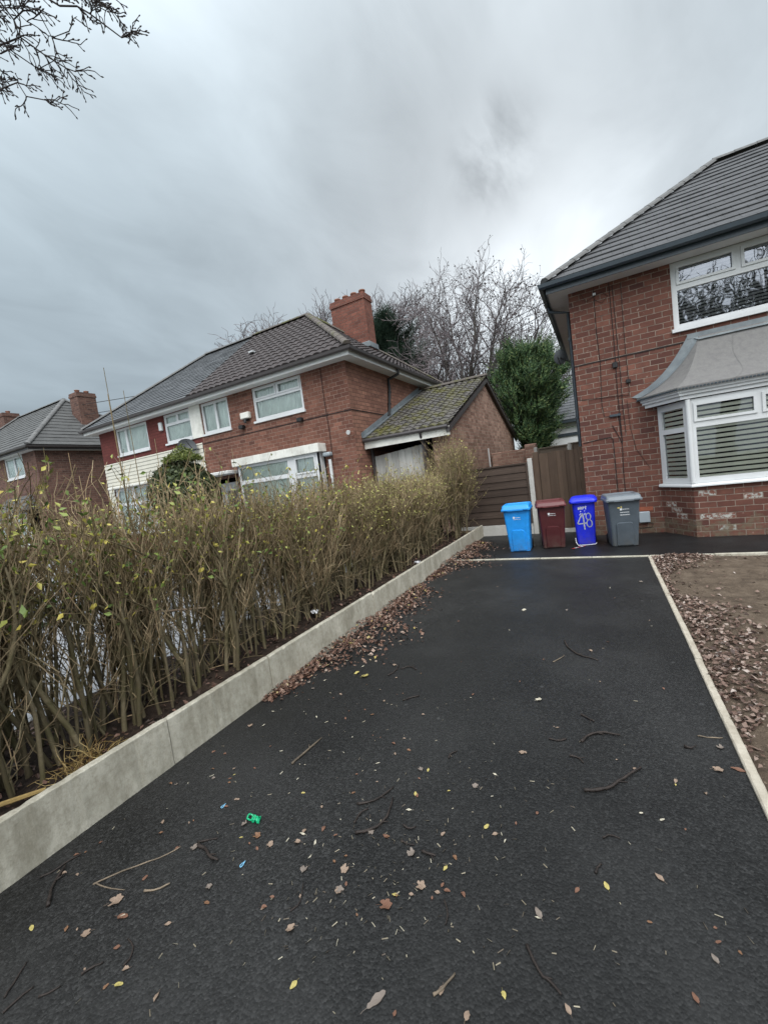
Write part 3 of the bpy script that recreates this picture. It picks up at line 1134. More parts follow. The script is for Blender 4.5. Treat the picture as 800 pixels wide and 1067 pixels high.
for x0, x1, z0, z1, col in ((.40, .50, 3.74, 3.86, 'black'), (.63, .72, 3.36, 3.44, 'black'), (.26, .48, 2.68, 2.735, 'gutter_dark'), (.14, .20, 5.38, 5.43, 'white')):
    m = MB()
    m.bbox(x0, x1, YW - .05, YW - .001, z0, z1, .008)
    m.build('junction_box', M[col], hb)
m = MB()
m.bbox(.66, .87, YW - .09, YW - .001, .26, .50, .012)
mb_ = m.build('meter_box', M['grey_box'], hb)
m = MB()
m.tube([(1.30, YW - .03, .42), (1.27, YW - .10, .40), (1.26, YW - .12, .30), (1.28, YW - .12, .22)], .016, 8)
m.build('overflow_pipe', M['plastic_white'], hb, True)
m = MB()
m.box(1.16, 1.33, YW - .006, YW - .002, .2, .58)  # flat dark plate on broken brickwork, the hole's shade painted as its colour
m.build('broken_brick_shade', M['cable'], hb)
m = MB()
m.box(.64, .94, YW - .006, YW - .002, .515, .60)
m.build('new_bricks', M['brick_far'] if False else simple('orange brick face', (.26, .085, .05), .8, .15, 14, .2, .2), hb)
downpipe(hb, [(XW - .48, 11.55, 5.66), (XW - .48, 11.55, 5.56), (XW - .06, 11.55, 5.42), (XW - .06, 11.55, .1)], 'gutter_dark', .045)
m = MB()
rings = []
for k, r in enumerate((.01, .09, .17, .22, .25)):
    rings.append([(XW - .55 + .22 * math.cos(2 * PI * j / 16) * 0 + r * math.cos(2 * PI * j / 16) * .8, 15.4 - .05 * (1 - (r / .25) ** 2) * .8, 5.25 + r * math.sin(2 * PI * j / 16)) for j in range(16)])
m.loft(rings, True)
dsh = m.build('satellite_dish', M['dish'], hb, True)
m = MB()
m.tube([(XW, 15.5, 5.1), (XW - .3, 15.45, 5.05), (XW - .55, 15.3, 5.2)], .02, 6)
m.tube([(XW - .55, 15.25, 4.95), (XW - .6, 14.9, 5.15)], .015, 6)
m.build('dish_arm', M['dish'], dsh)

# ------------------------------------------------------------------ the pair across the hedge
YL = 10.6
XR, XM, XL = -6.35, -12.85, -19.4
GRP = 'semi detached houses beyond the hedge'
W1 = (-10.12, -8.02, 4.47, 5.56)
W2 = (-12.70, -11.3, 4.46, 5.56)
BAYW = (-11.0, -7.5, 1.0, 3.05)
DOOR = (-12.75, -11.4, 0.1, 2.75)
ha, rfa = half_house('brick_house', 'red brick semi with a dark brown pantile roof and tall four pot chimney', XM, XR, YL, 17.6, 5.78, 8.85,
                     dict(wall='brick_left', side='brick_side', ridge='ridge_brown', fascia='soffit', soffit='soffit'),
                     [W1, W2, BAYW, DOOR], GRP, tile=('tile_brown', .33, .045, .30), gcol='gutter_brown')
PL = (0, YL)
a, b, c, d = W1
window(ha, PL, U, W1, [(a + .09, b - .09, c + .09, 5.10), (a + .12, -9.14, 5.22, d - .09), (-8.98, b - .12, 5.22, d - .09)], recess=.03, blind='curtain', blindm='curtain',
       sash=[(a + .12, -9.14, 5.22, d - .09), (-8.98, b - .12, 5.22, d - .09)])
a, b, c, d = W2
window(ha, PL, U, W2, [(a + .09, -12.03, c + .09, d - .09), (-11.93, b - .09, c + .09, d - .09)], recess=.03, blind='curtain', blindm='curtain')
# shallow bay with a white painted lintel
m = MB()
for k in range(11):
    x0 = -11.12 + k * .337
    m.bbox(x0 + .003, x0 + .334, YL - .42, YL - .002, 3.06, 3.32, .01)
lin = m.build('bay_lintel', M['white_paint'], ha)
window(ha, (0, YL - .30), U, (-11.0, -7.55, .9, 3.055), [(-10.9, -8.78, 1.0, 2.42), (-10.9, -8.78, 2.55, 2.97), (-8.5, -7.65, 1.0, 2.35), (-8.44, -7.71, 2.52, 2.95)],
       recess=0, blind='curtain', blindm='curtain', sash=[(-8.44, -7.71, 2.52, 2.95)], name='bay_window')
m = MB()
m.box(-11.05, -7.5, YL - .30, YL - .002, 0, .82)
m.build('bay_wall', M['brick_left'], ha)
m = MB()
m.box(-11.0, -10.97, YL - .3, YL - .002, .9, 3.05)
m.box(-7.58, -7.55, YL - .3, YL - .002, .9, 3.05)
m.build('bay_cheek', M['white'], ha)
m = MB()
m.box(-12.65, -11.5, YL + .3, YL + .35, .1, 2.6)
dr = m.build('door', M['white'], ha)
m = MB()
m.box(-12.35, -11.8, YL + .29, YL + .298, 1.4, 2.3)
m.build('door_glass', M['glass'], dr)
m = MB()
m.bbox(-12.95, -11.25, YL - .55, YL - .002, 2.86, 2.98, .02)
m.build('door_canopy', M['soffit'], ha)
m = MB()
m.box(-12.83, XR, YL - .014, YL - .001, 4.135, 4.16)
m.build('damp_course', M['cable'], ha)
m = MB()
m.box(XR + .001, XR + .014, YL, 12.75, 4.135, 4.16)
m.build('damp_course', M['cable'], ha)
cable(ha, [(-7.22, YL - .02, 5.55), (-7.23, YL - .02, 4.6), (-7.2, YL - .02, 3.6), (-7.22, YL - .02, 2.8)], .014)
cable(ha, [(-10.9, YL - .02, 4.55), (-10.75, YL - .02, 4.35), (-10.6, YL - .02, 4.4)], .014)
m = MB()
m.bbox(-10.68, -10.28, YL - .14, YL - .001, 4.63, 4.84, .02)
m.build('alarm_box', M['white_paint'], ha)
m = MB()
m.tube([(-10.45, YL, 4.6), (-10.45, YL - .15, 4.58), (-10.45, YL - .16, 4.48)], .05, 8, True)
m.build('flood_light', M['black'], ha)
for px, pz in ((-10.72, 4.38), (-8.2, 4.17)):
    m = MB()
    m.bbox(px - .09, px + .09, YL - .17, YL - .001, pz - .06, pz + .07, .02)
    m.build('wall_lamp', M['black'], ha)
m = MB()
m.tube([(-6.5, YL, 3.52), (-6.5, YL - .12, 3.5)], .03, 6)
m.tube([(-6.5, YL - .08, 3.5), (-6.42, YL - .22, 3.46)], .06, 8, True)
m.build('security_camera', M['white'], ha)
m = MB()
m.bbox(-7.46, -7.2, YL - .2, YL - .002, 2.9, 3.02, .03)
m.build('porch_lamp', M['grey_box'], ha)
m = MB()
m.tube([(-7.3, YL - .06, 2.8), (-7.3, YL - .06, 2.2)], .05, 8, True)
m.tube([(-7.3, YL - .06, 2.2), (-7.3, YL - .06, 1.5)], .035, 8, True)
m.build('waste_pipe', M['white'], ha)
downpipe(ha, [(XR + .46, 13.3, 5.68), (XR + .46, 13.3, 5.52), (XR + .06, 13.3, 5.42), (XR + .06, 13.3, 5.1), (XR + .06, 12.95, 3.95)], 'black', .05)
chimney(ha, -9.30, -7.72, 15.0, 15.62, 7.0, 9.45, 4)
m = MB()
m.bbox(-9.36, -7.66, 14.93, 15.69, 7.3, 7.52, .02)
m.build('chimney_flashing', M['lead'], ha)
m = MB()
m.box(-11.22, -11.0, 11.9, 12.05, 7.30, 7.36)
m.build('roof_vent', M['silver'], rfa)

W3 = (-14.88, -13.32, 4.46, 5.56)
W4 = (-18.15, -15.98, 4.46, 5.56)
W5 = (-18.9, -16.3, 1.1, 3.05)
hB, rfB = half_house('brick_house', 'semi painted dark red above cream boarding, under a grey slate roof', XM, XL, YL, 17.6, 5.78, 8.85,
                     dict(wall='brick_painted', side='brick_far', ridge='ridge_grey', fascia='soffit', soffit='soffit'),
                     [W3, W4, W5], GRP, tile=('tile_slate', .21, 0, .3), gcol='gutter_brown')
a, b, c, d = W3
window(hB, PL, U, W3, [(a + .09, b - .09, c + .09, 5.12), (a + .12, -14.15, 5.22, d - .09), (-14.03, b - .12, 5.22, d - .09)], recess=.03, blind='curtain', blindm='curtain')
a, b, c, d = W4
window(hB, PL, U, W4, [(a + .09, -17.55, c + .09, d - .09), (-17.42, b - .09, c + .09, d - .09)], recess=.03, blind='curtain', blindm='curtain')
window(hB, PL, U, W5, [(-18.78, -17.7, 1.2, 2.3), (-17.58, -16.42, 1.2, 2.3), (-18.74, -17.74, 2.42, 2.95), (-17.54, -16.46, 2.42, 2.95)], recess=.0, blind='curtain', blindm='curtain', name='bay_window')
m = MB()
z = 0.1
k = 0
while z < 4.2:
    z1 = min(z + .15, 4.2)
    for xa, xb in ([(XL + .02, XM - .02)] if z > 3.06 else [(XL + .02, -18.95), (-16.25, XM - .02)]):
        m.add([(xa, YL - .035, z), (xb, YL - .035, z), (xb, YL - .012, z1), (xa, YL - .012, z1), (xa, YL - .002, z), (xb, YL - .002, z)],
              [(0, 1, 2, 3), (0, 4, 5, 1)])
    z = z1
m.build('cladding', simple('cream boarding', (.5, .48, .41), .6, .06, 4, .3, .05, (.5, .48, .42)), hB)
m = MB()
m.box(-13.3, -12.72, YL - .04, YL - .002, 4.40, 5.575)
m.build('white_panel', M['white_paint'], hB)
m = MB()
m.bbox(-15.12, -14.95, YL - .1, YL - .001, 5.0, 5.32, .02)
m.build('alarm_box', M['white'], hB)
m = MB()
rings = []
ctr = Vector((-13.3, YL - .35, 4.12))
nv = Vector((.75, -.6, .35)).normalized()
ta = nv.orthogonal().normalized()
tb = nv.cross(ta)
for r in (.01, .12, .22, .3, .34):
    rings.append([ctr + ta * math.cos(2 * PI * j / 16) * r * .9 + tb * math.sin(2 * PI * j / 16) * r - nv * .12 * (1 - (r / .34) ** 2) for j in range(16)])
m.loft(rings, True)
ds = m.build('satellite_dish', M['dish'], hB, True)
m = MB()
m.tube([(-13.1, YL, 4.0), (-13.1, YL - .25, 3.98), ctr - nv * .12], .025, 6)
m.tube([ctr - tb * .3, ctr + nv * .4], .015, 6)
m.build('dish_arm', M['dish'], ds)
m = MB()
m.bbox(-18.95, -16.25, YL - .3, YL - .04, 3.06, 3.16, .02)
m.build('bay_lintel', M['white_paint'], hB)

# ------------------------------------------------------------------ the next pair along
hc, rfc = half_house('brick_house', 'brown brick house with a grey tiled hip roof at the far left of the row', -31.6, -25.1, YL - .1, 17.4, 5.95, 9.35,
                     dict(wall='brick_far', side='brick_far', ridge='ridge_grey', fascia='gutter_brown', soffit='soffit'),
                     [(-28.6, -26.5, 4.6, 5.75), (-29.2, -26.0, 1.0, 2.7)], GRP, tile=('tile_far', .33, 0, .38), gcol='gutter_brown')
PC = (0, YL - .1)
window(hc, PC, U, (-28.6, -26.5, 4.6, 5.75), [(-28.5, -27.6, 4.7, 5.65), (-27.5, -26.6, 4.7, 5.65)], recess=.03, blind='curtain', blindm='curtain')
window(hc, (0, YL - .6), U, (-29.2, -26.0, 1.0, 2.7), [(-29.1, -27.7, 1.1, 2.6), (-27.55, -26.1, 1.1, 2.6)], recess=0, blind='curtain', blindm='curtain', name='bay_window')
m = MB()
m.box(-29.3, -25.9, YL - .6, YL - .102, 0, .93)
m.build('bay_wall', M['brick_far'], hc)
m = MB()
roof_face(m, (-29.6, YL - .85, 2.8), (-25.6, YL - .85, 2.8), (-29.0, YL - .11, 3.6), (-26.2, YL - .11, 3.6), course=.3)
roof_face(m, (-25.6, YL - .85, 2.8), (-25.6, YL - .11, 2.8), (-26.2, YL - .11, 3.6), (-26.2, YL - .11, 3.6), course=.3)
m.box(-29.55, -25.65, YL - .82, YL - .11, 2.705, 2.79)
m.build('bay_canopy', M['tile_far'], hc)
chimney(hc, -27.2, -26.35, 13.6, 14.6, 7.0, 9.35, 2, 'brick_far', 'y')
chimney(hc, -38.4 + 2, -36.9 + 2, 13.6, 14.4, 8.0, 9.6, 2, 'brick_far') if False else None
hd_, rfd = half_house('brick_house', 'farthest house of the row, its roof end just showing at the photo edge', -31.62, -38.0, YL - .1, 17.4, 5.95, 9.35,
                      dict(wall='brick_far', side='brick_far', ridge='ridge_grey', fascia='gutter_brown', soffit='soffit'),
                      [(-36.6, -34.5, 4.6, 5.75)], GRP, tile=('tile_far', .33, 0, .38), gcol='gutter_brown')
window(hd_, PC, U, (-36.6, -34.5, 4.6, 5.75), [(-36.5, -35.6, 4.7, 5.65), (-35.5, -34.6, 4.7, 5.65)], recess=.03, blind='curtain', blindm='curtain')
chimney(hd_, -36.9, -35.3, 13.4, 14.3, 8.0, 9.85, 2, 'brick_far')

# ------------------------------------------------------------------ garage
gy0, gy1, gx0, gx1 = 11.45, 21.5, XR + .03, -3.71
ga = thing('garage', 'brick garage with a mossy pitched roof leaning on the red brick semi', 'garage', ((gx0 + gx1) / 2, 16, 0))
ze_, zr_ = 3.22, 5.36
m = MB()
m.add([(gx1, gy0, 0), (gx1, gy1, 0), (gx1, gy1, ze_ - .05), (gx1, 16.3, zr_ - .08), (gx1, gy0, ze_ - .05)], [(0, 1, 2, 3, 4)])
m.quad((gx1 - .55, gy0, 0), (gx1, gy0, 0), (gx1, gy0, ze_), (gx1 - .55, gy0, ze_))
m.quad((gx1, gy1, 0), (gx0, gy1, 0), (gx0, gy1, ze_), (gx1, gy1, ze_))
m.build('wall', M['brick_garage'], ga)
m = MB()
kw = dict(course=.30, amp=.05, wave=.26, jag=.012)
roof_face(m, (gx0, 11.05, ze_ + .02), (gx1 + .14, 11.05, ze_ + .02), (gx0, 16.3, zr_), (gx1 + .14, 16.3, zr_), **kw)
roof_face(m, (gx1 + .14, 21.7, ze_ + .02), (gx0, 21.7, ze_ + .02), (gx1 + .14, 16.3, zr_), (gx0, 16.3, zr_), **kw)
gr = m.build('roof', M['tile_moss'], ga)
m = MB()
ridge(m, (gx0, 16.3, zr_ + .05), (gx1 + .16, 16.3, zr_ + .05), .13)
m.build('ridge_tiles', M['ridge_brown'], gr)
m = MB()
s1 = Vector((0, 16.3 - 11.05, zr_ - ze_ - .02))
m.obox((gx1 + .03, 11.05, ze_ - .18), (.1, 0, 0), s1, (0, 0, .13))
s2 = Vector((0, 16.3 - 21.7, zr_ - ze_ - .02))
m.obox((gx1 + .03, 21.7, ze_ - .18), (.1, 0, 0), s2, (0, 0, .13))
m.build('verge_board', M['gutter_brown'], ga)
m = MB()
m.obox((gx0 + .002, 11.0, ze_ + .075), (.12, 0, .01), s1, (0, 0, .03))
m.obox((XR + .004, 11.0, ze_ + .10), (.018, 0, 0), s1, (0, 0, .14))
m.build('flashing', M['lead'], ga)
m = MB()
m.box(gx0, gx1 + .12, 11.08, 11.11, ze_ - .26, ze_ - .0)
m.build('fascia', M['white_paint'], ga)
m = MB()
m.tube([(gx0, 11.02, ze_ + .0), (gx1 + .1, 11.02, ze_ - .02)], .055, 8, True)
m.build('gutter', M['gutter_brown'], ga)
m = MB()
n = 14
for k in range(n):
    x0 = -6.25 + k * (1.62 / n)
    m.obox((x0, 11.5 + (.018 if k % 2 else 0), .1), (1.62 / n, 0, 0), (0, .02, 0), (0, 0, 2.62 + .0 + .010 * k))
m.build('door', M['old_board'], ga)
m = MB()
m.box(-4.55, -4.42, 11.3, 11.44, 0, 2.97)
m.build('door_post', M['gutter_brown'], ga)
m = MB()
m.box(-6.31, -6.24, 11.4, 11.49, 0, 2.97)
m.build('door_post', M['gutter_brown'], ga)
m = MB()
m.quad((gx0, 13.5, 0), (gx1 - .01, 13.5, 0), (gx1 - .01, 13.5, 3.9), (gx0, 13.5, 3.9))  # dark sheet across the inside, painting the garage's shade
m.build('room_shade', M['interior'], ga)
m = MB()
m.tube([(gx1 + .03, 15.75, 1.4), (gx1 + .03, 15.75, 2.62)], .03, 6, True)
m.build('vent_pipe', M['soffit'], ga)
downpipe(ga, [(-4.45, 11.0, 3.18), (-4.45, 11.08, 3.02), (-4.45, 11.28, 2.9), (-4.45, 11.28, .2)], 'gutter_brown', .035)

# ------------------------------------------------------------------ fences and gate
YF = 11.45


def lap_fence(name, label, x0, x1, y, z0, z1, nb, mat_, group=None):
    t = thing(name, label, 'fence', ((x0 + x1) / 2, y, 0), group)
    m = MB()
    hgt = (z1 - z0 - .05) / nb
    rg = R_(int(x0 * 100))
    for k in range(nb):
        zb = z0 + k * hgt
        j = rg.uniform(-.008, .008)
        m.add([(x0, y - .028, zb + j), (x1, y - .028, zb - j), (x1, y - .006, zb + hgt + .015), (x0, y - .006, zb + hgt + .015), (x0, y - .002, zb + j), (x1, y - .002, zb - j)],
              [(0, 1, 2, 3), (0, 4, 5, 1), (3, 2, 5, 4)])
    m.build('boards', M[mat_], t)
    m = MB()
    m.bbox(x0 - .01, x1 + .01, y - .04, y + .03, z1 - .05, z1, .006)
    m.bbox(x0, x0 + .05, y - .042, y - .028, z0, z1 - .05, .004)
    m.bbox(x1 - .05, x1, y - .042, y - .028, z0, z1 - .05, .004)
    m.build('rail', M[mat_], t)
    return t


lap_fence('wooden_fence', 'dark brown lapped fence panel between the bushy hedge end and white post', -3.70, -1.70, YF, .30, 1.93, 8, 'fence_wood')
m = MB()
m.bbox(-3.70, -1.70, YF - .03, YF + .025, -.05, .295, .008)
tag(m.build('gravel_board', M['concrete_post']), 'pale concrete gravel board under the dark brown lapped fence panel', 'gravel board')
m = MB()
m.bbox(-1.695, -1.575, YF - .06, YF + .06, -.1, 2.02, .012)
tag(m.build('fence_post', M['concrete_post']), 'pale concrete post between the dark lapped panel and the wooden gate', 'fence post')
g = thing('wooden_gate', 'tall brown gate of upright boards behind the red and blue bins', 'gate', (-.95, YF, 0))
m = MB()
rg = R_(8)
n = 9
xs = -1.40
wd = .92 / n
for k in range(n):
    j = rg.uniform(-.01, .01)
    x0 = xs + k * wd
    m.obox((x0 + .002, YF - .03 - .012 * (k % 2), .12 + j * .5), (wd + .006, -.006, 0), (0, .018, 0), (rg.uniform(-.004, .004), 0, 1.99 + j))
m.build('boards', M['gate_wood'], g)
m = MB()
m.bbox(-1.55, -1.415, YF - .05, YF + .05, 0, 2.16, .008)
m.bbox(-.465, -.365, YF - .05, YF + .05, 0, 2.14, .008)
m.build('gate_frame', M['gate_wood'], g)
m = MB()
m.box(-1.40, -.47, YF, YF + .04, .4, .5)
m.box(-1.40, -.47, YF, YF + .04, 1.6, 1.7)
m.build('brace', M['gate_wood'], g)
m = MB()
m.tube([(-.415, YF - .055, 1.84), (-.415, YF - .075, 1.84)], .022, 8, True)
m.build('latch', M['rust'], g)
m = MB()
m.bbox(-1.40, -.47, YF - .04, YF + .02, -.05, .11, .008)
tag(m.build('gravel_board', M['concrete_post']), 'short pale concrete board at the foot of the wooden gate', 'gravel board')
lap_fence('wooden_fence', 'weathered brown fence panel showing above the top of the wooden gate', -1.85, -.92, 15.0, .3, 2.34, 7, 'fence_grey')
lap_fence('wooden_fence', 'narrow brown fence panel beyond the gate, beside the brick house side wall', -.80, -.32, 15.0, .3, 2.37, 7, 'fence_grey')
for px, lab in ((-1.91, 'pale concrete post beyond the gate, left end of the rear fence'), (-.86, 'pale concrete post beyond the gate between two rear fence panels')):
    m = MB()
    m.bbox(px - .05, px + .05, 14.93, 15.07, 0, 2.38, .01)
    tag(m.build('fence_post', M['concrete_post']), lab, 'fence post')
m = MB()
m.bbox(-3.65, -2.08, 16.0, 16.22, 0, 2.42, .02)
tag(m.build('garden_wall', M['brick_garage']), 'low buff brick wall between the garage gable and the conifer', 'wall')
m = MB()
m.bbox(-2.36, -1.96, 15.55, 15.9, 0, 2.55, .03)
tag(m.build('brick_pier', M['brick_garage']), 'tan brick pier under the conifer beside the rear fence', 'pier')

# white house behind
wh = thing('white_house', 'low white rendered house with grey roof behind the conifer', 'house', (0, 27, 0))
m = MB()
m.box(-2.55, 6, 24, 31, 0, 3.78)
m.build('wall', M['render'], wh)
m = MB()
m.box(-2.57, 6, 23.94, 23.998, 2.98, 3.14)
m.build('band', M['gutter_dark'], wh)
m = MB()
roof_face(m, (-2.8, 23.6, 3.8), (6.3, 23.6, 3.8), (-2.8, 27.5, 6.2), (6.3, 27.5, 6.2), course=.33)
roof_face(m, (6.3, 31.4, 3.8), (-2.8, 31.4, 3.8), (6.3, 27.5, 6.2), (-2.8, 27.5, 6.2), course=.33)
m.build('roof', M['tile_slate'], wh)
m = MB()
m.box(-2.8, 6.3, 23.6, 23.64, 3.66, 3.82)
m.box(-2.8, 6.3, 23.64, 23.99, 3.66, 3.69)
m.build('fascia', M['gutter_dark'], wh)
# ------------------------------------------------------------------ wheeled bins
def rrect(w_, d_, r, z, y0=0.0, n=4):
    p = []
    for cx, cy, a0 in ((w_ / 2 - r, d_ / 2 - r, 0), (-w_ / 2 + r, d_ / 2 - r, 90), (-w_ / 2 + r, -d_ / 2 + r, 180), (w_ / 2 - r, -d_ / 2 + r, 270)):
        for k in range(n + 1):
            a = math.radians(a0 + 90 * k / n)
            p.append((cx + r * math.cos(a), cy + r * math.sin(a) + y0, z))
    return p


def wheelie_bin(label, x, y, rot, mat_body, mat_lid, wb, wt_, db, dt, H=.98, arch=True, prints='council', lid='slab'):
    t = thing('wheelie_bin', label, 'wheelie bin', (x, y, 0), 'wheelie bins at the end of the drive', math.radians(rot), True)
    t['_'] = 0
    del t['_']
    # body: front face at local -y; back stays upright, front leans out upwards
    yb = db / 2
    m = MB()
    rings = []
    lev = [(0.012, .97), (.02, 1), (.10, 1), (H * .5, 1), (H - .07, 1), (H - .065, 1.03), (H - .012, 1.035), (H - .01, .98)]
    for z, k in lev:
        f = z / H
        W = (wb + (wt_ - wb) * f) * k
        D = (db + (dt - db) * f) * k
        rings.append(rrect(W, D, .045, z, yb - D / 2 + (k - 1) * D / 2))
    m.loft(rings, True, True)
    m.build('body', M[mat_body], t, False)
    fy = lambda z: yb - (db + (dt - db) * z / H)            # front face y at height z
    if arch:
        m = MB()
        aw, a0, a1 = wb * .62, .04, H * .50
        out = []
        n = 8
        pts = [(-aw / 2, a0), (aw / 2, a0)]
        r = .06
        for k in range(n + 1):
            a = PI / 2 * k / n
            pts.append((aw / 2 - r + r * math.cos(a), a1 - r + r * math.sin(a)))
        for k in range(n + 1):
            a = PI / 2 + PI / 2 * k / n
            pts.append((-aw / 2 + r + r * math.cos(a), a1 - r + r * math.sin(a)))
        fr = [(px, fy(pz) - .020, pz) for px, pz in pts]
        bk = [(px * 1.07, fy(pz) + .002, a0 + (pz - a0) * 1.03) for px, pz in pts]
        m.loft([bk, fr], True)
        m.add(fr, [tuple(range(len(fr)))])
        m.build('front_panel', M[mat_body], t)
    # lid
    m = MB()
    lw, ld = wt_ + .055, dt + .075
    yc = yb - dt / 2 - .015
    if lid == 'slab':
        prof = [(0.0, 1.0, .035), (-.055, 1.02, .04), (-.06, 1.0, .04)]
        rings = [rrect(lw * .98, ld * .98, .04, H - .055, yc), rrect(lw * 1.02, ld * 1.01, .045, H - .05, yc), rrect(lw * 1.02, ld * 1.01, .045, H - .02, yc),
                 rrect(lw * .97, ld * .97, .045, H + .005, yc), rrect(lw * .95, ld * .94, .045, H + .045, yc + .012), rrect(lw * .90, ld * .84, .05, H + .068, yc + .03),
                 rrect(lw * .78, ld * .62, .05, H + .070, yc + .03), rrect(lw * .74, ld * .56, .05, H + .056, yc + .03)]
    else:
        rings = [rrect(lw * .96, ld * .96, .05, H - .06, yc), rrect(lw * 1.06, ld * 1.04, .07, H - .045, yc), rrect(lw * 1.10, ld * 1.05, .08, H - .005, yc),
                 rrect(lw * 1.02, ld * .98, .08, H + .03, yc), rrect(lw * .90, ld * .88, .08, H + .062, yc + .01), rrect(lw * .68, ld * .62, .08, H + .078, yc + .02)]
    m.loft(rings, True, True)
    L = m.build('lid', M[mat_lid], t)
    for sx in (-1, 1):
        m = MB()
        m.bbox(sx * lw * .36 - .05, sx * lw * .36 + .05, yc - ld * .5 - .018, yc - ld * .5 + .05, H - .045, H - .008, .008)
        m.build('lid_grip', M[mat_lid], L)
    # handle bar and wheels at the back
    m = MB()
    m.tube([(-wt_ * .42, yb + .02, H - .03), (-wt_ * .4, yb + .075, H - .02), (wt_ * .4, yb + .075, H - .02), (wt_ * .42, yb + .02, H - .03)], .016, 8, True)
    m.build('handle', M[mat_body], t)
    for sx in (-1, 1):
        m = MB()
        cx = sx * (wb / 2 - .005)
        rr = []
        for xx, r in ((-.025, .06), (-.025, .09), (-.018, .10), (.018, .10), (.025, .09), (.025, .06)):
            rr.append([(cx + xx, yb + .03 + r * math.cos(2 * PI * k / 20), .10 + r * math.sin(2 * PI * k / 20)) for k in range(20)])
        m.loft(rr, True, True)
        m.build('wheel', M['black'], t)
    m = MB()
    m.tube([(-wb / 2, yb + .03, .1), (wb / 2, yb + .03, .1)], .012, 8, True)
    m.build('axle', M['silver'], t)
    # markings on the front

    def on(px, pz, d=.0035):
        return (px, fy(pz) - d, pz)

    def dash(mm, x0, x1, z0, z1):
        mm.quad(on(x0, z0), on(x1, z0), on(x1, z1), on(x0, z1))

    def stroke(mm, pts, wd):
        pts = [Vector(p) for p in pts]
        for i in range(len(pts) - 1):
            d = (pts[i + 1] - pts[i])
            if d.length < 1e-6:
                continue
            d.normalize()
            nn = Vector((-d.y, d.x)) * wd / 2
            a_, b_ = pts[i] - d * wd * .25, pts[i + 1] + d * wd * .25
            mm.quad(on(*(a_ - nn)), on(*(b_ - nn)), on(*(b_ + nn)), on(*(a_ + nn)))
    if prints in ('council', 'full'):
        m = MB()
        z = .765
        rg = R_(3)
        dash(m, -.075, -.035, z - .012, z + .030)               # emblem block
        rows = [(-.028, .075, z + .006, .016), (-.070, .085, z - .032, .012)]
        if prints == 'full':
            rows = [(-.028, .085, z + .008, .017), (-.070, .085, z - .055, .018), (-.070, .095, z - .105, .020)]
        for x0, x1, zz, hh in rows:                                # lines of small lettering
            px = x0
            while px < x1:
                wv = rg.uniform(.007, .012)
                dash(m, px, min(px + wv, x1), zz - hh / 2 + rg.uniform(0, .003), zz + hh / 2 - rg.uniform(0, .003))
                px += wv + .0035
        m.build('printing', M['print'], t)
        if prints == 'full':
            m = MB()
            dash(m, -.115, -.075, z + .030, z + .055)
            dash(m, -.060, -.035, z + .038, z + .070)
            m.build('emblem', M['print_yellow'], t)
    if prints == '48':
        m = MB()
        k8 = lambda L_: [(x_ * 1.18 + .004, .53 + (z_ - .53) * 1.28) for x_, z_ in L_]
        stroke(m, k8([(-.03, .66), (-.075, .585), (-.115, .50), (-.105, .485), (.02, .495)]), .023)
        stroke(m, k8([(-.028, .66), (-.018, .56), (-.012, .42), (-.008, .39)]), .025)
        stroke(m, k8([(.062 + .038 * math.cos(a), .605 + .055 * math.sin(a)) for a in [PI * 2 * k / 16 for k in range(17)]]), .020)
        stroke(m, k8([(.072 + .042 * math.cos(a), .488 + .062 * math.sin(a)) for a in [PI * 2 * k / 16 for k in range(17)]]), .021)
        m.build('painted_number', M['digits'], t)
        m = MB()
        for s_ in ([(-.105, .785), (-.10, .84), (-.09, .79), (-.075, .84), (-.07, .79)], [(-.055, .79), (-.055, .845), (-.03, .83), (-.05, .815), (-.028, .79)],
                   [(-.012, .79), (-.012, .845), (.012, .83), (-.008, .81)], [(.018, .835), (.062, .835)], [(.04, .855), (.04, .785)],
                   [(-.10, .80), (-.02, .795)], [(-.07, .735), (-.055, .75)], [(.012, .745), (.02, .755)], [(-.09, .665), (-.06, .70)], [(.01, .665), (.02, .705)], [(-.055, .665), (-.04, .668)],
                   [(.035, .675), (.05, .68)]):
            stroke(m, s_, .013)
        m.build('painted_letters', M['print'], t)
    return t


wheelie_bin('sky blue wheelie bin with white print, leftmost of the four bins', -1.71, 9.42, 3, 'bin_sky', 'bin_sky', .42, .54, .50, .58)
wheelie_bin('burgundy wheelie bin between the two blue ones', -1.06, 9.68, 9, 'bin_red', 'bin_red_lid', .44, .55, .50, .60, .97)
wheelie_bin('royal blue wheelie bin with 48 painted in silver on its front', -.40, 9.88, 1, 'bin_blue', 'bin_blue', .355, .44, .42, .50, .975, False, '48', 'dome')
wheelie_bin('slate grey wheelie bin by the brick wall, rightmost of the bins', .28, 9.62, 8, 'bin_grey', 'bin_grey_lid', .455, .565, .50, .66, .99, True, 'full')
m = MB()
p = [(-.60, 9.60, .18), (-.595, 9.60, .08), (-.56, 9.58, .02), (-.40, 9.60, .018), (-.22, 9.61, .03), (-.20, 9.62, .06)]
m.tube(p, .008, 5)
tg = tag(m.build('plastic_tape', M['plastic_white']), 'white and red barrier tape trailing from the foot of the 48 bin', 'tape')
m = MB()
for k in range(5):
    a, b = Vector((-.42, 9.55, .012)), Vector((-.66, 9.27, .012))
    p0, p1 = a.lerp(b, k / 5), a.lerp(b, (k + 1) / 5)
    nn = Vector((.02, -.018, 0))
    if k % 2 == 0:
        m.quad(p0 - nn, p1 - nn, p1 + nn + Vector((0, 0, .006)), p0 + nn + Vector((0, 0, .006)))
m.build('red_stripe', M['tape_red'], tg)
m = MB()
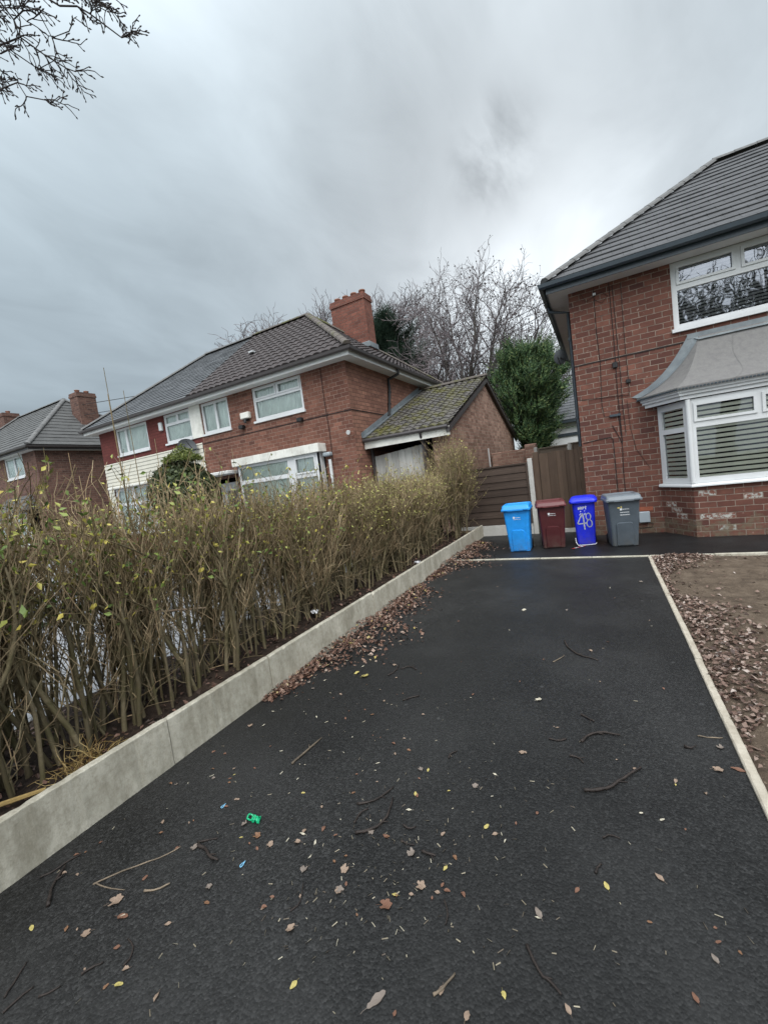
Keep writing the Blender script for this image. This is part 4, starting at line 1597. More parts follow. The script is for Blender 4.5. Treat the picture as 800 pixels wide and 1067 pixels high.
for k in range(5):
    a, b = Vector((-.42, 9.55, .012)), Vector((-.66, 9.27, .012))
    p0, p1 = a.lerp(b, k / 5), a.lerp(b, (k + 1) / 5)
    nn = Vector((.02, -.018, 0))
    if k % 2 == 1:
        m.quad(p0 - nn, p1 - nn, p1 + nn + Vector((0, 0, .006)), p0 + nn + Vector((0, 0, .006)))
m.build('white_stripe', M['plastic_white'], tg)


# ------------------------------------------------------------------ vegetation
def branch(mb, rg, p, d, L, r0, r1, seg=5, wob=.12, up=0.0, sides=4):
    pts = [Vector(p)]
    rad = [r0]
    d = Vector(d).normalized()
    for k in range(seg):
        d = (d + Vector((rg.gauss(0, wob), rg.gauss(0, wob), rg.gauss(0, wob) + up))).normalized()
        pts.append(pts[-1] + d * (L / seg))
        rad.append(r0 + (r1 - r0) * (k + 1) / seg)
    mb.tube(pts, rad, sides)
    return pts, rad, d


def cone_dir(rg, d, ang, spread=.25):
    d = Vector(d).normalized()
    a = d.orthogonal().normalized()
    b = d.cross(a)
    ph = rg.uniform(0, 2 * PI)
    th = max(.05, rg.gauss(ang, spread))
    return (d * math.cos(th) + (a * math.cos(ph) + b * math.sin(ph)) * math.sin(th)).normalized()


def leaf(mb, rg, p, s, asp=.5, n=None):
    """a pointed leaf folded along its midrib"""
    n = Vector(n) if n is not None else Vector((rg.gauss(0, 1), rg.gauss(0, 1), rg.gauss(0, 1)))
    if n.length < 1e-3:
        n = Vector((0, 0, 1))
    n.normalize()
    a = n.orthogonal().normalized()
    ph = rg.uniform(0, 2 * PI)
    b = n.cross(a)
    t = a * math.cos(ph) + b * math.sin(ph)
    sd = n.cross(t)
    w_ = s * asp * .5
    p = Vector(p)
    cu = rg.uniform(-.15, .3) * s
    v = [p, p + t * s * .35 + sd * w_ + n * cu * .5, p + t * s - n * cu * .4, p + t * s * .35 - sd * w_ + n * cu * .5, p + t * s * .4]
    mb.add(v, [(0, 1, 4), (1, 2, 4), (2, 3, 4), (3, 0, 4)])


def bare_tree(name, label, base, H, spread, seed, limbs=6, twigs=True, mats=('bark', 'twig_purple'), trunk_r=.28, fork=.22, dens=1.0, seeds=False, group=None, lean=(0, 0), twig_r=.012):
    rg = R_(seed)
    t = thing(name, label, 'tree', base, group)
    tr, cr, sd = MB(), MB(), MB()
    base = Vector(base)
    d0 = Vector((lean[0], lean[1], 1))
    pts, rad, d = branch(tr, rg, base - Vector((0, 0, .1)), d0, H * fork, trunk_r, trunk_r * .75, 5, .05, 0, 10)
    tips = []
    for i in range(limbs):
        ph = 2 * PI * (i + rg.uniform(-.25, .25)) / limbs
        tilt = rg.uniform(.22, .62) * spread
        dd = Vector((math.cos(ph) * tilt, math.sin(ph) * tilt, 1)).normalized()
        L = H * (1 - fork) * rg.uniform(.55, .75)
        st = pts[-1] if i % 2 else pts[-2].lerp(pts[-1], rg.uniform(.2, 1))
        p1, r1, e1 = branch(tr, rg, st, dd, L, trunk_r * rg.uniform(.42, .6), trunk_r * .12, 9, .17, .025, 7)
        for k in range(2, len(p1)):
            for _ in range(2 if k < 5 else 3):
                d2 = cone_dir(rg, p1[k] - p1[k - 1], .75, .25)
                d2.z += .15
                L2 = H * rg.uniform(.14, .26) * (1.1 - .05 * k)
                p2, r2, e2 = branch(tr if L2 > H * .2 else cr, rg, p1[k], d2, L2, r1[k] * .62, .012 + twig_r * .4, 7, .22, .04, 5)
                for j in range(1, len(p2)):
                    for _ in range(max(1, round(2 * dens))):
                        d3 = cone_dir(rg, p2[j] - p2[j - 1], .7, .3)
                        d3.z += .1
                        L3 = H * rg.uniform(.05, .11)
                        p3, r3, e3 = branch(cr, rg, p2[j], d3, L3, max(twig_r * 1.2, r2[j] * .5), twig_r * .8, 5, .2, .03, 3)
                        for q_ in range(1, len(p3)):
                            for _ in range(max(1, round(dens * 1.3))):
                                d4 = cone_dir(rg, p3[q_] - p3[q_ - 1], .8, .3)
                                p4, r4, e4 = branch(cr, rg, p3[q_], d4, H * rg.uniform(.014, .04), twig_r * .9, twig_r * .6, 2, .25, 0, 3)
                                if seeds and rg.random() < .22:
                                    e = p4[-1]
                                    s_ = rg.uniform(.03, .06)
                                    sd.add([e + Vector(v) * s_ for v in ((1, 0, 0), (0, 1, 0), (-1, 0, 0), (0, -1, 0), (0, 0, 1), (0, 0, -1))],
                                           [(0, 1, 4), (1, 2, 4), (2, 3, 4), (3, 0, 4), (1, 0, 5), (2, 1, 5), (3, 2, 5), (0, 3, 5)])
    tr.build('trunk', M[mats[0]], t, True)
    c = cr.build('crown', M[mats[1]], t)
    if sd.v:
        s = sd.build('seed_balls', M['seed'], c)
        s['kind'] = 'stuff'
    return t


bare_tree('bare_tree', 'tall bare tree with seed balls rising behind the garage roof', (-6.3, 26, 0), 15.4, 3.0, 12, 14, True, ('bark', 'twig_purple'), .27, .30, .62, True, twig_r=.010)
bare_tree('bare_tree', 'pale bare treetop showing over the right end of the dark brown roof', (-23.5, 31, 0), 20.5, 1.2, 5, 7, True, ('bark', 'twig_purple'), .25, .3, .8, False, 'bare trees behind the roofs', twig_r=.02)
bare_tree('bare_tree', 'low bare treetop showing over the grey slate roof', (-33.5, 31, 0), 17.0, 1.3, 6, 8, True, ('bark', 'twig_purple'), .22, .3, .8, False, 'bare trees behind the roofs', twig_r=.02)
bare_tree('bare_tree', 'thin bare treetop just left of the tall four pot chimney', (-16.0, 31, 0), 18.2, 1.0, 9, 6, True, ('bark', 'twig_purple'), .2, .3, .8, False, 'bare trees behind the roofs', twig_r=.018)
bare_tree('bare_tree', 'bare twiggy treetop between the conifer and the near house eaves', (1.5, 34, 0), 13.0, .8, 14, 6, True, ('bark', 'twig_purple'), .2, .3, .8, False, 'bare trees behind the roofs', twig_r=.018)


def conifer(name, label, base, H, Rm, seed, m1, nb=260, up=.5, zlow=.12, shape=.75, spray=.5, gap=1.0):
    rg = R_(seed)
    t = thing(name, label, 'tree', base)
    base = Vector(base)
    tr, fo = MB(), MB()
    tr.tube([base - Vector((0, 0, .1)), base + Vector((.05, 0, H * .5)), base + Vector((0, 0, H * .96))], [Rm * .075, Rm * .05, .02], 8)
    for i in range(nb):
        f = zlow + (1 - zlow) * (i / nb) ** .9
        g = (f - zlow) / (1 - zlow)
        ph = i * 2.39996 + rg.uniform(-.4, .4)
        lob = 1 + .26 * math.sin(2 * ph + f * 9) + .2 * math.sin(3 * ph - f * 14) + .08 * math.cos(ph)
        rr = Rm * (1 - g ** 1.7) ** shape * (.2 + .8 * min(1, g / .5)) * lob * rg.uniform(.42, 1.2)
        rr = max(rr, .35)
        d = Vector((math.cos(ph), math.sin(ph), up * rg.uniform(.35, 1.15)))
        p, r, e = branch(tr, rg, base + Vector((0, 0, H * f * .93)), d, rr, .03 + .01 * rr, .010, 7, .08, .06, 4)
        for k in range(2, len(p)):
            ax = (p[k] - p[k - 1]).normalized()
            for _ in range(5):
                dd = cone_dir(rg, ax, .60, .25)
                dd.z += .22
                dd.normalize()
                L = spray * rg.uniform(.4, 1.2)
                q0 = p[k - 1].lerp(p[k], rg.random())
                nn = (Vector((0, 0, 1)) + Vector((rg.gauss(0, .45), rg.gauss(0, .45), 0)))
                sd = dd.cross(nn).normalized()
                n = 6
                for j in range(n):
                    s = j / (n - 1.0)
                    c = q0 + dd * L * s + Vector((0, 0, .05 * L * math.sin(s * 3)))
                    ln = L * .32 * (1 - .55 * s)
                    for sg in (-1, 1):
                        tip = c + sd * sg * ln * rg.uniform(.6, 1.1) + dd * ln * 1.2 + Vector((0, 0, rg.uniform(-.04, .07)))
                        wv = dd * ln * .2
                        fo.add([c - wv, tip, c + wv], [(0, 1, 2)])
    tr.build('trunk', M['bark_dark'], t, True)
    fo.build('crown', M[m1], t)
    return t


def plumed_conifer(name, label, base, H, Rm, seed, m1, nb=190, zlow=.36, lean=.3):
    """spreading conifer whose limbs end in long tapering plumes of scale leaves that sweep up and to one side"""
    rg = R_(seed)
    t = thing(name, label, 'tree', base)
    base = Vector(base)
    tr, fo = MB(), MB()
    tr.tube([base - Vector((0, 0, .1)), base + Vector((.05, 0, H * .4)), base + Vector((.25, 0, H * .9))], [.2, .14, .03], 8)

    def plume(p, d, L, R0):
        d = d.normalized()
        a = d.orthogonal().normalized()
        b = d.cross(a)
        n = 22
        bend = Vector((rg.gauss(0, .1), rg.gauss(0, .1), rg.uniform(-.05, .2))) * L
        for j in range(n):
            s_ = (j + rg.random()) / n
            c = p + d * L * s_ + bend * s_ * s_
            ph = j * 2.4 + rg.uniform(-.4, .4)
            o = a * math.cos(ph) + b * math.sin(ph)
            r = R0 * (1.05 - s_) ** .8 * rg.uniform(.7, 1.2)
            tip = c + o * r + d * r * 1.3
            sd = d.cross(o) * r * .30
            fo.add([c - sd, tip, c + sd], [(0, 1, 2)])
    for i in range(nb):
        g = (i / nb) ** .9
        f = zlow + (1 - zlow) * g
        ph = i * 2.39996 + rg.uniform(-.4, .4)
        right = .5 + .5 * math.cos(ph)
        rr = Rm * (1 - g ** 2.2) ** .6 * (.30 + .70 * min(1, g / (.25 + .3 * right))) * rg.uniform(.45, 1.15) + .15
        d = Vector((math.cos(ph) + lean * .6, math.sin(ph), .45 + .5 * g + rg.uniform(-.1, .2)))
        p, r, e = branch(tr, rg, base + Vector((.1 * f, 0, H * f * .88)), d, rr, .035, .012, 6, .07, .05, 4)
        for k in range(2, len(p)):
            ax = (p[k] - p[k - 1]).normalized()
            for _ in range(3 if k < len(p) - 1 else 5):
                dd = cone_dir(rg, ax, .55, .2) + Vector((lean * .7, 0, .35))
                plume(p[k - 1].lerp(p[k], rg.random()), dd, rg.uniform(.5, 1.15), rg.uniform(.10, .17))
    tr.build('trunk', M['bark_dark'], t, True)
    fo.build('crown', M[m1], t)
    return t


plumed_conifer('conifer_tree', 'bushy green conifer with upswept plumes between the garage gable and the right house', (-3.0, 22, 0), 7.7, 2.75, 3, 'conifer', 230, .29, .42)
conifer('conifer_tree', 'dark blue green conifer close behind the tall chimney', (-10.7, 23.0, 0), 12.0, 3.2, 8, 'conifer_dark', 240, .5, .25, .85, .8)


def ball_bush(label, c, R, seed):
    rg = R_(seed)
    t = thing('clipped_bush', label, 'bush', (c[0], c[1], .1))
    c = Vector(c)
    fo, st, tp = MB(), MB(), MB()
    for k in range(7):
        st.tube([(c.x + rg.gauss(0, .08), c.y + rg.gauss(0, .08), .0), c + Vector((rg.gauss(0, .3), rg.gauss(0, .3), -.2))], [.04, .02], 5)
    n = 12000
    for k in range(n):
        v = Vector((rg.gauss(0, 1), rg.gauss(0, 1), rg.gauss(0, 1))).normalized()
        lump = 1 + .14 * MN.noise(v * 2.6) + .05 * MN.noise(v * 7)
        r = R * lump * (1 - .45 * rg.random() ** 1.8)
        p = c + Vector((v.x * r, v.y * r, v.z * r * (1.0 if v.z > 0 else 1.25)))
        leaf(fo, rg, p, rg.uniform(.08, .16), .6, v + Vector((rg.gauss(0, .6), rg.gauss(0, .6), rg.gauss(0, .6))))
    for k in range(1500):
        a, rr = rg.uniform(0, 2 * PI), .55 * math.sqrt(rg.random())
        zt = R * .95 + .55 * (1 - rr / .55) * rg.random() + .1
        leaf(tp, rg, c + Vector((math.cos(a) * rr + .2, math.sin(a) * rr, zt)), rg.uniform(.07, .13), .4, (rg.gauss(0, .6), rg.gauss(0, .6), rg.gauss(0, .4)))
    for k in range(160):
        v = Vector((rg.gauss(0, 1), rg.gauss(0, 1), abs(rg.gauss(.8, .6)))).normalized()
        st.tube([c + v * R * .8, c + v * R * rg.uniform(1.02, 1.16)], .008, 3)
    st.build('stems', M['stem'], t)
    fo.build('foliage', M['box_leaf'], t)
    tp.build('new_growth', M['box_leaf_top'], t)


ball_bush('round clipped evergreen with pale fresh tuft on top, before the cream boarded house', (-11.55, 8.5, 2.35), .98, 4)


# hedge ---------------------------------------------------------------------
def shrub(seed, H=1.75, nst=9, thick=1.0, leaves=40, lsize=.04, lmat='hedge_leaf', wide=.30, shoots=6, dens=1.0, leaf_zone=(.5, 1.0), lean=0.0, tall=.35):
    rg = R_(seed)
    st, tw, lf = MB(), MB(), MB()
    tips = []
    for i in range(nst):
        b = Vector((rg.uniform(-wide * .6, wide * .6), rg.uniform(-wide, wide), -.06))
        r = rg.uniform(.007, .019) * thick
        d = Vector((rg.gauss(0, .10) + lean, rg.gauss(0, .15), 1))
        L = H * rg.uniform(.36, .60)
        pts, rad, e = branch(st, rg, b, d, L, r * 1.35, r, 7, .075, .07, 7)
        if rg.random() < .35:                                # cut stub
            k = rg.randint(2, 5)
            branch(st, rg, pts[k], cone_dir(rg, e, .8), rg.uniform(.05, .16), r * .8, r * .65, 2, .1, 0, 6)
        nf = rg.randint(2, 4)
        forks = [(pts[-1], r * .8)] * nf + [(pts[rg.randint(2, 5)], r * .55) for _ in range(2)]
        for (p, rr) in forks:
            d1 = cone_dir(rg, e, .40, .2)
            d1.z += .55
            p1, r1, e1 = branch(st, rg, p, d1, H * rg.uniform(.2, .38), rr, rr * .5, 5, .13, .05, 5)
            for k in range(1, len(p1)):
                for _ in range(int(1.6 * dens + rg.random())):
                    d2 = cone_dir(rg, p1[k] - p1[k - 1], .5, .25)
                    d2.z += .45
                    p2, r2, e2 = branch(tw, rg, p1[k], d2, H * rg.uniform(.14, .32), max(.0038, r1[k] * .5), .0026, 4, .12, .06, 3)
                    tips.append(p2)
                    for j in range(1, len(p2)):
                        for _ in range(int(1.2 * dens + rg.random())):
                            d3 = cone_dir(rg, p2[j] - p2[j - 1], .55, .3)
                            d3.z += .25
                            p3, _, _ = branch(tw, rg, p2[j], d3, rg.uniform(.08, .28), .0030, .0020, 2, .16, .03, 3)
                            tips.append(p3)
        # tangle lower down
        for k in range(1, 7):
            if rg.random() < .45:
                d2 = cone_dir(rg, (0, 0, 1), 1.0, .35)
                p2, _, _ = branch(tw, rg, pts[k], d2, rg.uniform(.2, .55), .005, .0025, 4, .25, .1, 3)
                for j in (2, 3):
                    branch(tw, rg, p2[j], cone_dir(rg, p2[j] - p2[j - 1], .7), rg.uniform(.1, .25), .003, .002, 2, .2, .1, 3)
    for k in range(shoots):
        p = rg.choice(tips)
        branch(tw, rg, p[-1], Vector((rg.gauss(0, .06), rg.gauss(0, .06), 1)), rg.uniform(.15, tall), .0036, .002, 4, .05, .05, 3)
    for k in range(leaves):
        p = rg.choice(tips)
        q_ = p[rg.randint(1, len(p) - 1)]
        if not (leaf_zone[0] * H <= q_.z <= leaf_zone[1] * H * 1.5):
            continue
        leaf(lf, rg, q_, lsize * rg.uniform(.6, 1.2), .55)
    return st, tw, lf, lmat


HLAB = 'bare brown stemmed hedge shrub in the row behind the concrete boards'
HG = 'shrubs of the hedge along the drive'


def make_shrub(label, loc, sp_, rot=0.0, scale=1.0):
    st, tw, lf, lm = sp_
    t = thing('hedge_shrub', label, 'shrub', loc, HG, rot, True)
    st.build('stems', M['stem'], t, True)
    tw.build('twigs', M['twig'], t)
    if lf.v:
        lf.build('leaves', M[lm], t)
    t.scale = (scale, scale, scale)
    return t


protos_near = [make_shrub(HLAB, (-3.62, .55, .19), shrub(21, 2.14, 15, .85, 900, .056, 'hedge_leaf_near', .28, 14, .56)),
               make_shrub(HLAB, (-3.66, 1.05, .19), shrub(22, 2.10, 15, .85, 900, .056, 'hedge_leaf_near', .28, 14, .56)),
               make_shrub(HLAB, (-3.72, 1.60, .19), shrub(23, 2.02, 15, .85, 780, .055, 'hedge_leaf_near', .28, 14, .56))]
protos_mid = [make_shrub(HLAB, (-3.70, 3.1, .19), shrub(31, 1.90, 15, .85, 640, .05, 'hedge_leaf_near', .30, 14, .58)),
              make_shrub(HLAB, (-3.72, 3.55, .19), shrub(32, 1.78, 15, .85, 600, .05, 'hedge_leaf_near', .30, 14, .58)),
              make_shrub(HLAB, (-3.75, 4.05, .19), shrub(33, 1.72, 15, .85, 1000, .046, 'hedge_leaf_far', .30, 14, .6))]
protos_far = [make_shrub(HLAB, (-3.72, 6.0, .19), shrub(41, 1.64, 15, .85, 1900, .044, 'hedge_leaf_far', .30, 14, .68, (.6, 1.0))),
              make_shrub(HLAB, (-3.70, 6.5, .19), shrub(42, 1.64, 15, .85, 2100, .044, 'hedge_leaf_far', .30, 14, .68, (.5, 1.0)))]
rh = R_(77)


def clone(src, x, y, label=HLAB, sc_=1.0):
    o = copy_tree(src)
    o.location = (x, y, .19)
    o.rotation_euler = (0, 0, rh.choice((0, PI)) + rh.uniform(-.35, .35))
    o.scale = (sc_, sc_, sc_)
    o['label'] = label
    return o


for y in (-.45, .05):
    clone(rh.choice(protos_near), -3.68 + rh.uniform(-.08, .08), y, HLAB, rh.uniform(.95, 1.05))
for y in (.35, 1.3):                            # second line, away from the drive
    clone(rh.choice(protos_near), -4.22 + rh.uniform(-.08, .08), y, HLAB, rh.uniform(.9, 1.02))
for y in (2.1, 2.6):
    clone(rh.choice(protos_near[1:] + protos_mid), -3.70 + rh.uniform(-.08, .08), y, HLAB, rh.uniform(.95, 1.05))
for y in (2.2, 3.3):
    clone(rh.choice(protos_mid), -4.22 + rh.uniform(-.1, .1), y, HLAB, rh.uniform(.92, 1.04))
for y in (4.55, 5.05, 5.5):
    clone(rh.choice(protos_mid[1:]), -3.72 + rh.uniform(-.08, .08), y, HLAB, rh.uniform(.95, 1.05))
for y in (4.6, 5.6, 6.6):
    clone(rh.choice(protos_mid), -4.22 + rh.uniform(-.1, .1), y, HLAB, rh.uniform(.93, 1.03))
y = 7.0
while y < 9.7:
    clone(rh.choice(protos_far), -3.70 + rh.uniform(-.1, .1), y, HLAB, rh.uniform(.95, 1.06))
    clone(rh.choice(protos_far), -4.2 + rh.uniform(-.1, .1), y + .2, HLAB, rh.uniform(.93, 1.03))
    y += .5
# the leafy end of the hedge by the fence
e1 = shrub(51, 2.35, 12, .8, 1600, .045, 'hedge_leaf_far', .34, 12, .95, (.25, 1.0), .10, .6)
E1 = make_shrub('leafy yellow green shrub leaning over the board at the far hedge end', (-3.35, 10.35, .19), e1)
E2 = make_shrub('tallest leafy shrub of the hedge, against the garage and fence', (-3.70, 10.75, .19), shrub(52, 2.4, 12, .8, 1100, .045, 'hedge_leaf_far', .34, 12, .95, (.4, 1.0), .04, .6))
# a few very tall shoots
m = MB()
rg = R_(15)
for u, v0, yy, top in ((118, 0, 2.15, 3.22), (124, 0, 2.2, 3.02), (133, 0, 2.3, 3.05), (70, 0, 1.8, 2.5), (150, 0, 2.5, 2.62), (245, 0, 3.5, 2.55)):
    b = Vector((-3.74, yy, .2))
    x_ = -3.74 + rg.uniform(-.05, .05)
    m.tube([(x_, yy, .2), (x_ + .02, yy + .03, 1.2), (x_ - .01, yy + .01, 2.0), (x_ + .01, yy, top)], [.006, .005, .004, .0025], 5)
t = thing('hedge_shrub', 'sparse shrub of straight tall whips standing above the rest of the hedge', 'shrub', (-3.74, 2.2, .19), HG)
m.build('stems', M['twig'], t)

# bits caught in the hedge
rg = R_(6)
m = MB()
m.tube([(-3.60, 2.12, 1.06), (-3.59, 2.4, .99), (-3.58, 2.66, .92)], .010, 8, True)
tag(m.build('thin_pole', M['rust']), 'thin rusty white pole stuck level through the hedge stems', 'pole')


def crumple(name, label, cat, c, s, mat_, seed, flat_=.5):
    rg = R_(seed)
    m = MB()
    n = 7
    for j in range(n):
        for i in range(n):
            m.v.append((c[0] + (i / (n - 1) - .5) * s + rg.gauss(0, s * .07), c[1] + (j / (n - 1) - .5) * s + rg.gauss(0, s * .07), c[2] + abs(rg.gauss(0, s * .22)) * flat_))
    for j in range(n - 1):
        for i in range(n - 1):
            a = j * n + i
            m.f.append((a, a + 1, a + n + 1, a + n))
    o = m.build(name, M[mat_], None)
    return tag(o, label, cat)


crumple('litter_wrapper', 'crumpled white wrapper lying under the middle of the hedge', 'wrapper', (-3.6, 4.35, .27), .10, 'plastic_white', 3, 1.2)
crumple('litter_wrapper', 'pale wrapper on the bed near the far hedge end, behind the boards', 'wrapper', (-3.3, 7.25, .25), .09, 'plastic_white', 5, 1.2)
m = MB()
for k in range(170):
    b = Vector((-3.40 + rg.gauss(0, .09), 1.35 + rg.gauss(0, .10), .2))
    d = Vector((rg.gauss(.25, .5), rg.gauss(0, .6), rg.uniform(.2, 1.0)))
    branch(m, rg, b, d, rg.uniform(.08, .26), .0035, .0015, 4, .3, -.15, 3)
t = thing('straw_tuft', 'dry straw coloured grass tuft drooping over the nearest board', 'grass tuft', (-3.4, 1.35, .2))
m.build('blades', M['straw'], t)
m = MB()
m.tube([(-3.55, .75, .27), (-3.42, .95, .26), (-3.33, 1.10, .25)], [.014, .016, .012], 6, True)
tag(m.build('stick', M['straw']), 'long yellow dead stalk lying on the bed behind the nearest board', 'stick')


# ------------------------------------------------------------------ street tree with the twigs that reach into the picture
def street_tree():
    rg = R_(19)
    base = Vector((-8.2, -3.2, 0))
    t = thing('street_tree', 'bare tree whose dark knobbly twigs reach in at the top left corner', 'tree', base)
    tr, cr = MB(), MB()
    tr.tube([base - Vector((0, 0, .2)), base + Vector((.1, .1, 2.5)), base + Vector((.2, .3, 5)), base + Vector((.1, .5, 8)), base + Vector((0, .3, 12))], [.36, .30, .26, .2, .06], 10)

    def bough(pts, r0, r1):
        n = len(pts)
        tr.tube(pts, [r0 + (r1 - r0) * k / (n - 1) for k in range(n)], 6)

    def twiggy(a, b, r, n_side, sl, seed):
        """a crooked twig from a to b with side twigs and knobbly spur buds"""
        rr = R_(seed)
        a, b = Vector(a), Vector(b)
        n = 14
        L = (b - a).length
        pts = []
        for k in range(n + 1):
            p = a.lerp(b, k / n)
            wv = L * .022 * (1 if 0 < k < n else 0)
            pts.append(p + Vector((rr.gauss(0, wv), rr.gauss(0, wv), rr.gauss(0, wv) - .10 * L * math.sin(PI * k / n) * .3)))
        cr.tube(pts, [r * (1 - .72 * k / n) for k in range(n + 1)], 5)
        for k in range(2, n + 1):
            for _ in range(n_side):
                if rr.random() < .9:
                    d = cone_dir(rr, pts[k] - pts[k - 1], .75, .2)
                    ln = sl * rr.uniform(.3, 1.0)
                    q2, _, _ = branch(cr, rr, pts[k], d, ln, r * .45 * (1 - .5 * k / n) + .002, .0035, 6, .2, -.02, 4)
                    for j in range(1, 7):
                        if rr.random() < .75:
                            d3 = cone_dir(rr, q2[j] - q2[j - 1], .8, .3)
                            q3, _, _ = branch(cr, rr, q2[j], d3, rr.uniform(.05, .14), .0045, .0035, 2, .25, 0, 4)
                            e = q3[-1]
                            cr.tube([e, e + d3 * .012, e + d3 * .03], [.004, .008, .001], 4)
                            if rr.random() < .6:
                                d4 = cone_dir(rr, d3, .7)
                                cr.tube([q3[1], q3[1] + d4 * .03, q3[1] + d4 * .045], [.0035, .0075, .001], 4)
    # limbs towards the frame corner
    O1 = Vector((-7.3, -.2, 8.0))
    bough([base + Vector((.1, .3, 5.5)), base + Vector((.5, 1.6, 6.8)), O1], .15, .07)
    bough([O1, Vector((-6.6, .9, 8.0)), Vector((-5.75, 1.7, 7.9))], .07, .03)
    bough([O1, Vector((-6.9, 1.0, 7.3)), Vector((-6.2, 1.75, 7.1))], .06, .026)
    K = .82                                                        # measured spots, about seven metres out

    def at(u, v, dist):
        d = q.to_matrix() @ Vector((u - 400, 533.5 - v, -FPX))
        return Vector((0, 0, CAM_H)) + d.normalized() * dist
    S1, S2 = Vector((-5.75, 1.7, 7.9)), Vector((-6.2, 1.75, 7.1))
    twiggy(S1, at(136, 34, 7.2), .019, 2, .27, 1)
    twiggy(at(30, -40, 7.3), at(122, 10, 7.2), .011, 2, .2, 11)
    twiggy(S1, at(72, 32, 7.4), .017, 2, .28, 2)
    twiggy(S1.lerp(S2, .4), at(78, 74, 7.3), .018, 2, .26, 3)
    twiggy(S2, at(48, 104, 7.2), .018, 2, .24, 4)
    twiggy(S2, at(54, 64, 7.6), .014, 2, .26, 5)
    twiggy(S1, at(28, 22, 7.5), .013, 2, .26, 7)
    bough([S2, at(-60, 60, 7.4)], .026, .02)
    # the rest of the crown, outside the picture but seen by the windows
    for i in range(10):
        ph = rg.uniform(PI * .75, PI * 1.95)
        z0 = rg.uniform(5, 10)
        d = Vector((math.cos(ph), math.sin(ph), .8))
        p1, r1, e1 = branch(tr, rg, base + Vector((.1, .3, z0)), d, rg.uniform(3.5, 5.5), .11, .03, 7, .13, .03, 6)
        for k in range(2, 8):
            for _ in range(2):
                p2, r2, e2 = branch(cr, rg, p1[k], cone_dir(rg, p1[k] - p1[k - 1], .7), rg.uniform(.8, 1.8), .02, .006, 5, .18, 0, 3)
                for j in range(1, 6):
                    for _ in range(2):
                        branch(cr, rg, p2[j], cone_dir(rg, p2[j] - p2[j - 1], .7), rg.uniform(.3, .7), .007, .004, 3, .2, 0, 3)
    tr.build('trunk', M['bark_dark'], t, True)
    cr.build('crown', M['twig_dark'], t)


street_tree()
bare_tree('street_tree', 'bare street tree across the road, mirrored in the upstairs window', (6.2, -9.5, 0), 15, .9, 31, 5, True, ('bark_dark', 'twig_dark'), .5, .3, .15, False, 'trees on the street side', twig_r=.02)
bare_tree('street_tree', 'second bare street tree mirrored in the upstairs window', (10.5, -7.5, 0), 14, .9, 33, 5, True, ('bark_dark', 'twig_dark'), .45, .3, .15, False, 'trees on the street side', twig_r=.02)


# ------------------------------------------------------------------ fallen leaves and sticks
def leaf_mesh(kind, seed):
    rg = R_(seed)
    m = MB()
    n = 18
    if kind == 'oval':
        out = [(math.cos(2 * PI * k / n) * rg.uniform(.9, 1.05), .55 * math.sin(2 * PI * k / n) * abs(math.sin(2 * PI * k / n)) ** .45 * (1 - .25 * math.cos(2 * PI * k / n)) * rg.uniform(.8, 1.15)) for k in range(n)]
    elif kind == 'long':
        out = [(math.cos(2 * PI * k / n), .32 * math.sin(2 * PI * k / n) * abs(math.sin(2 * PI * k / n)) ** .5 * rg.uniform(.7, 1.25)) for k in range(n)]
    else:                                           # lobed
        n = 30
        out = []
        for k in range(n):
            a = 2 * PI * k / n
            r = .74 + .26 * abs(math.cos(2.5 * a + .3 * math.sin(a))) + rg.gauss(0, .05)
            if abs(a - PI) < .3:
                r *= .6
            out.append((r * math.cos(a), r * math.sin(a) * .9))
    cu, cx, ph = rg.uniform(.2, .9), rg.uniform(-.15, .45), rg.uniform(0, 6)
    f = lambda x, y: .03 + cu * y * y + cx * x * x + .09 * math.sin(4 * x + ph) * math.cos(3 * y + ph)
    rings = []
    for s in (.02, .5, 1.0):
        rings.append([(x * s + (rg.gauss(0, .02) if s == 1 else 0), y * s, f(x * s, y * s)) for x, y in out])
    m.loft(rings, True)
    m.tube([(-.9, 0, f(-.9, 0)), (-1.35, .05, .06), (-1.6, .02, .03)], .022, 3)
    me = bpy.data.meshes.new('fallen_leaf')
    me.from_pydata(m.v, [], m.f)
    return me


LM = {}


def put_leaf(kind, mat_, var, p, s, rot, label, group, z=.0, cat='fallen leaf'):
    key = (kind, mat_, var)
    if key not in LM:
        me = leaf_mesh(kind, hash(kind) % 7 + var * 13 if False else len(kind) * 3 + var * 13)
        me.materials.append(M[mat_])
        LM[key] = me
    o = bpy.data.objects.new('fallen_leaf', LM[key])
    C.objects.link(o)
    o.location = (p[0], p[1], z + .004)
    o.rotation_euler = (rgl.gauss(0, .12), rgl.gauss(0, .12), rot)
    o.scale = (s, s, s * rgl.uniform(.5, 1.2))
    return tag(o, label, cat, group)


rgl = R_(123)
LG = 'leaves scattered on the tarmac drive'
kinds = [('oval', 'leaf_brown', 'brown oval leaf fallen on the tarmac drive'), ('oval', 'leaf_tan', 'tan oval leaf fallen on the tarmac drive'),
         ('oval', 'leaf_orange', 'orange brown leaf fallen on the tarmac drive'), ('lobed', 'leaf_grey', 'greyish lobed leaf fallen on the tarmac drive'),
         ('lobed', 'leaf_tan', 'tan lobed leaf fallen on the tarmac drive'), ('long', 'leaf_pale', 'slim pale leaf fallen on the tarmac drive'),
         ('oval', 'leaf_yellow', 'small yellow leaf fallen on the tarmac drive')]
wts = [5, 4, 3, 2, 1.5, 3, 1.2]


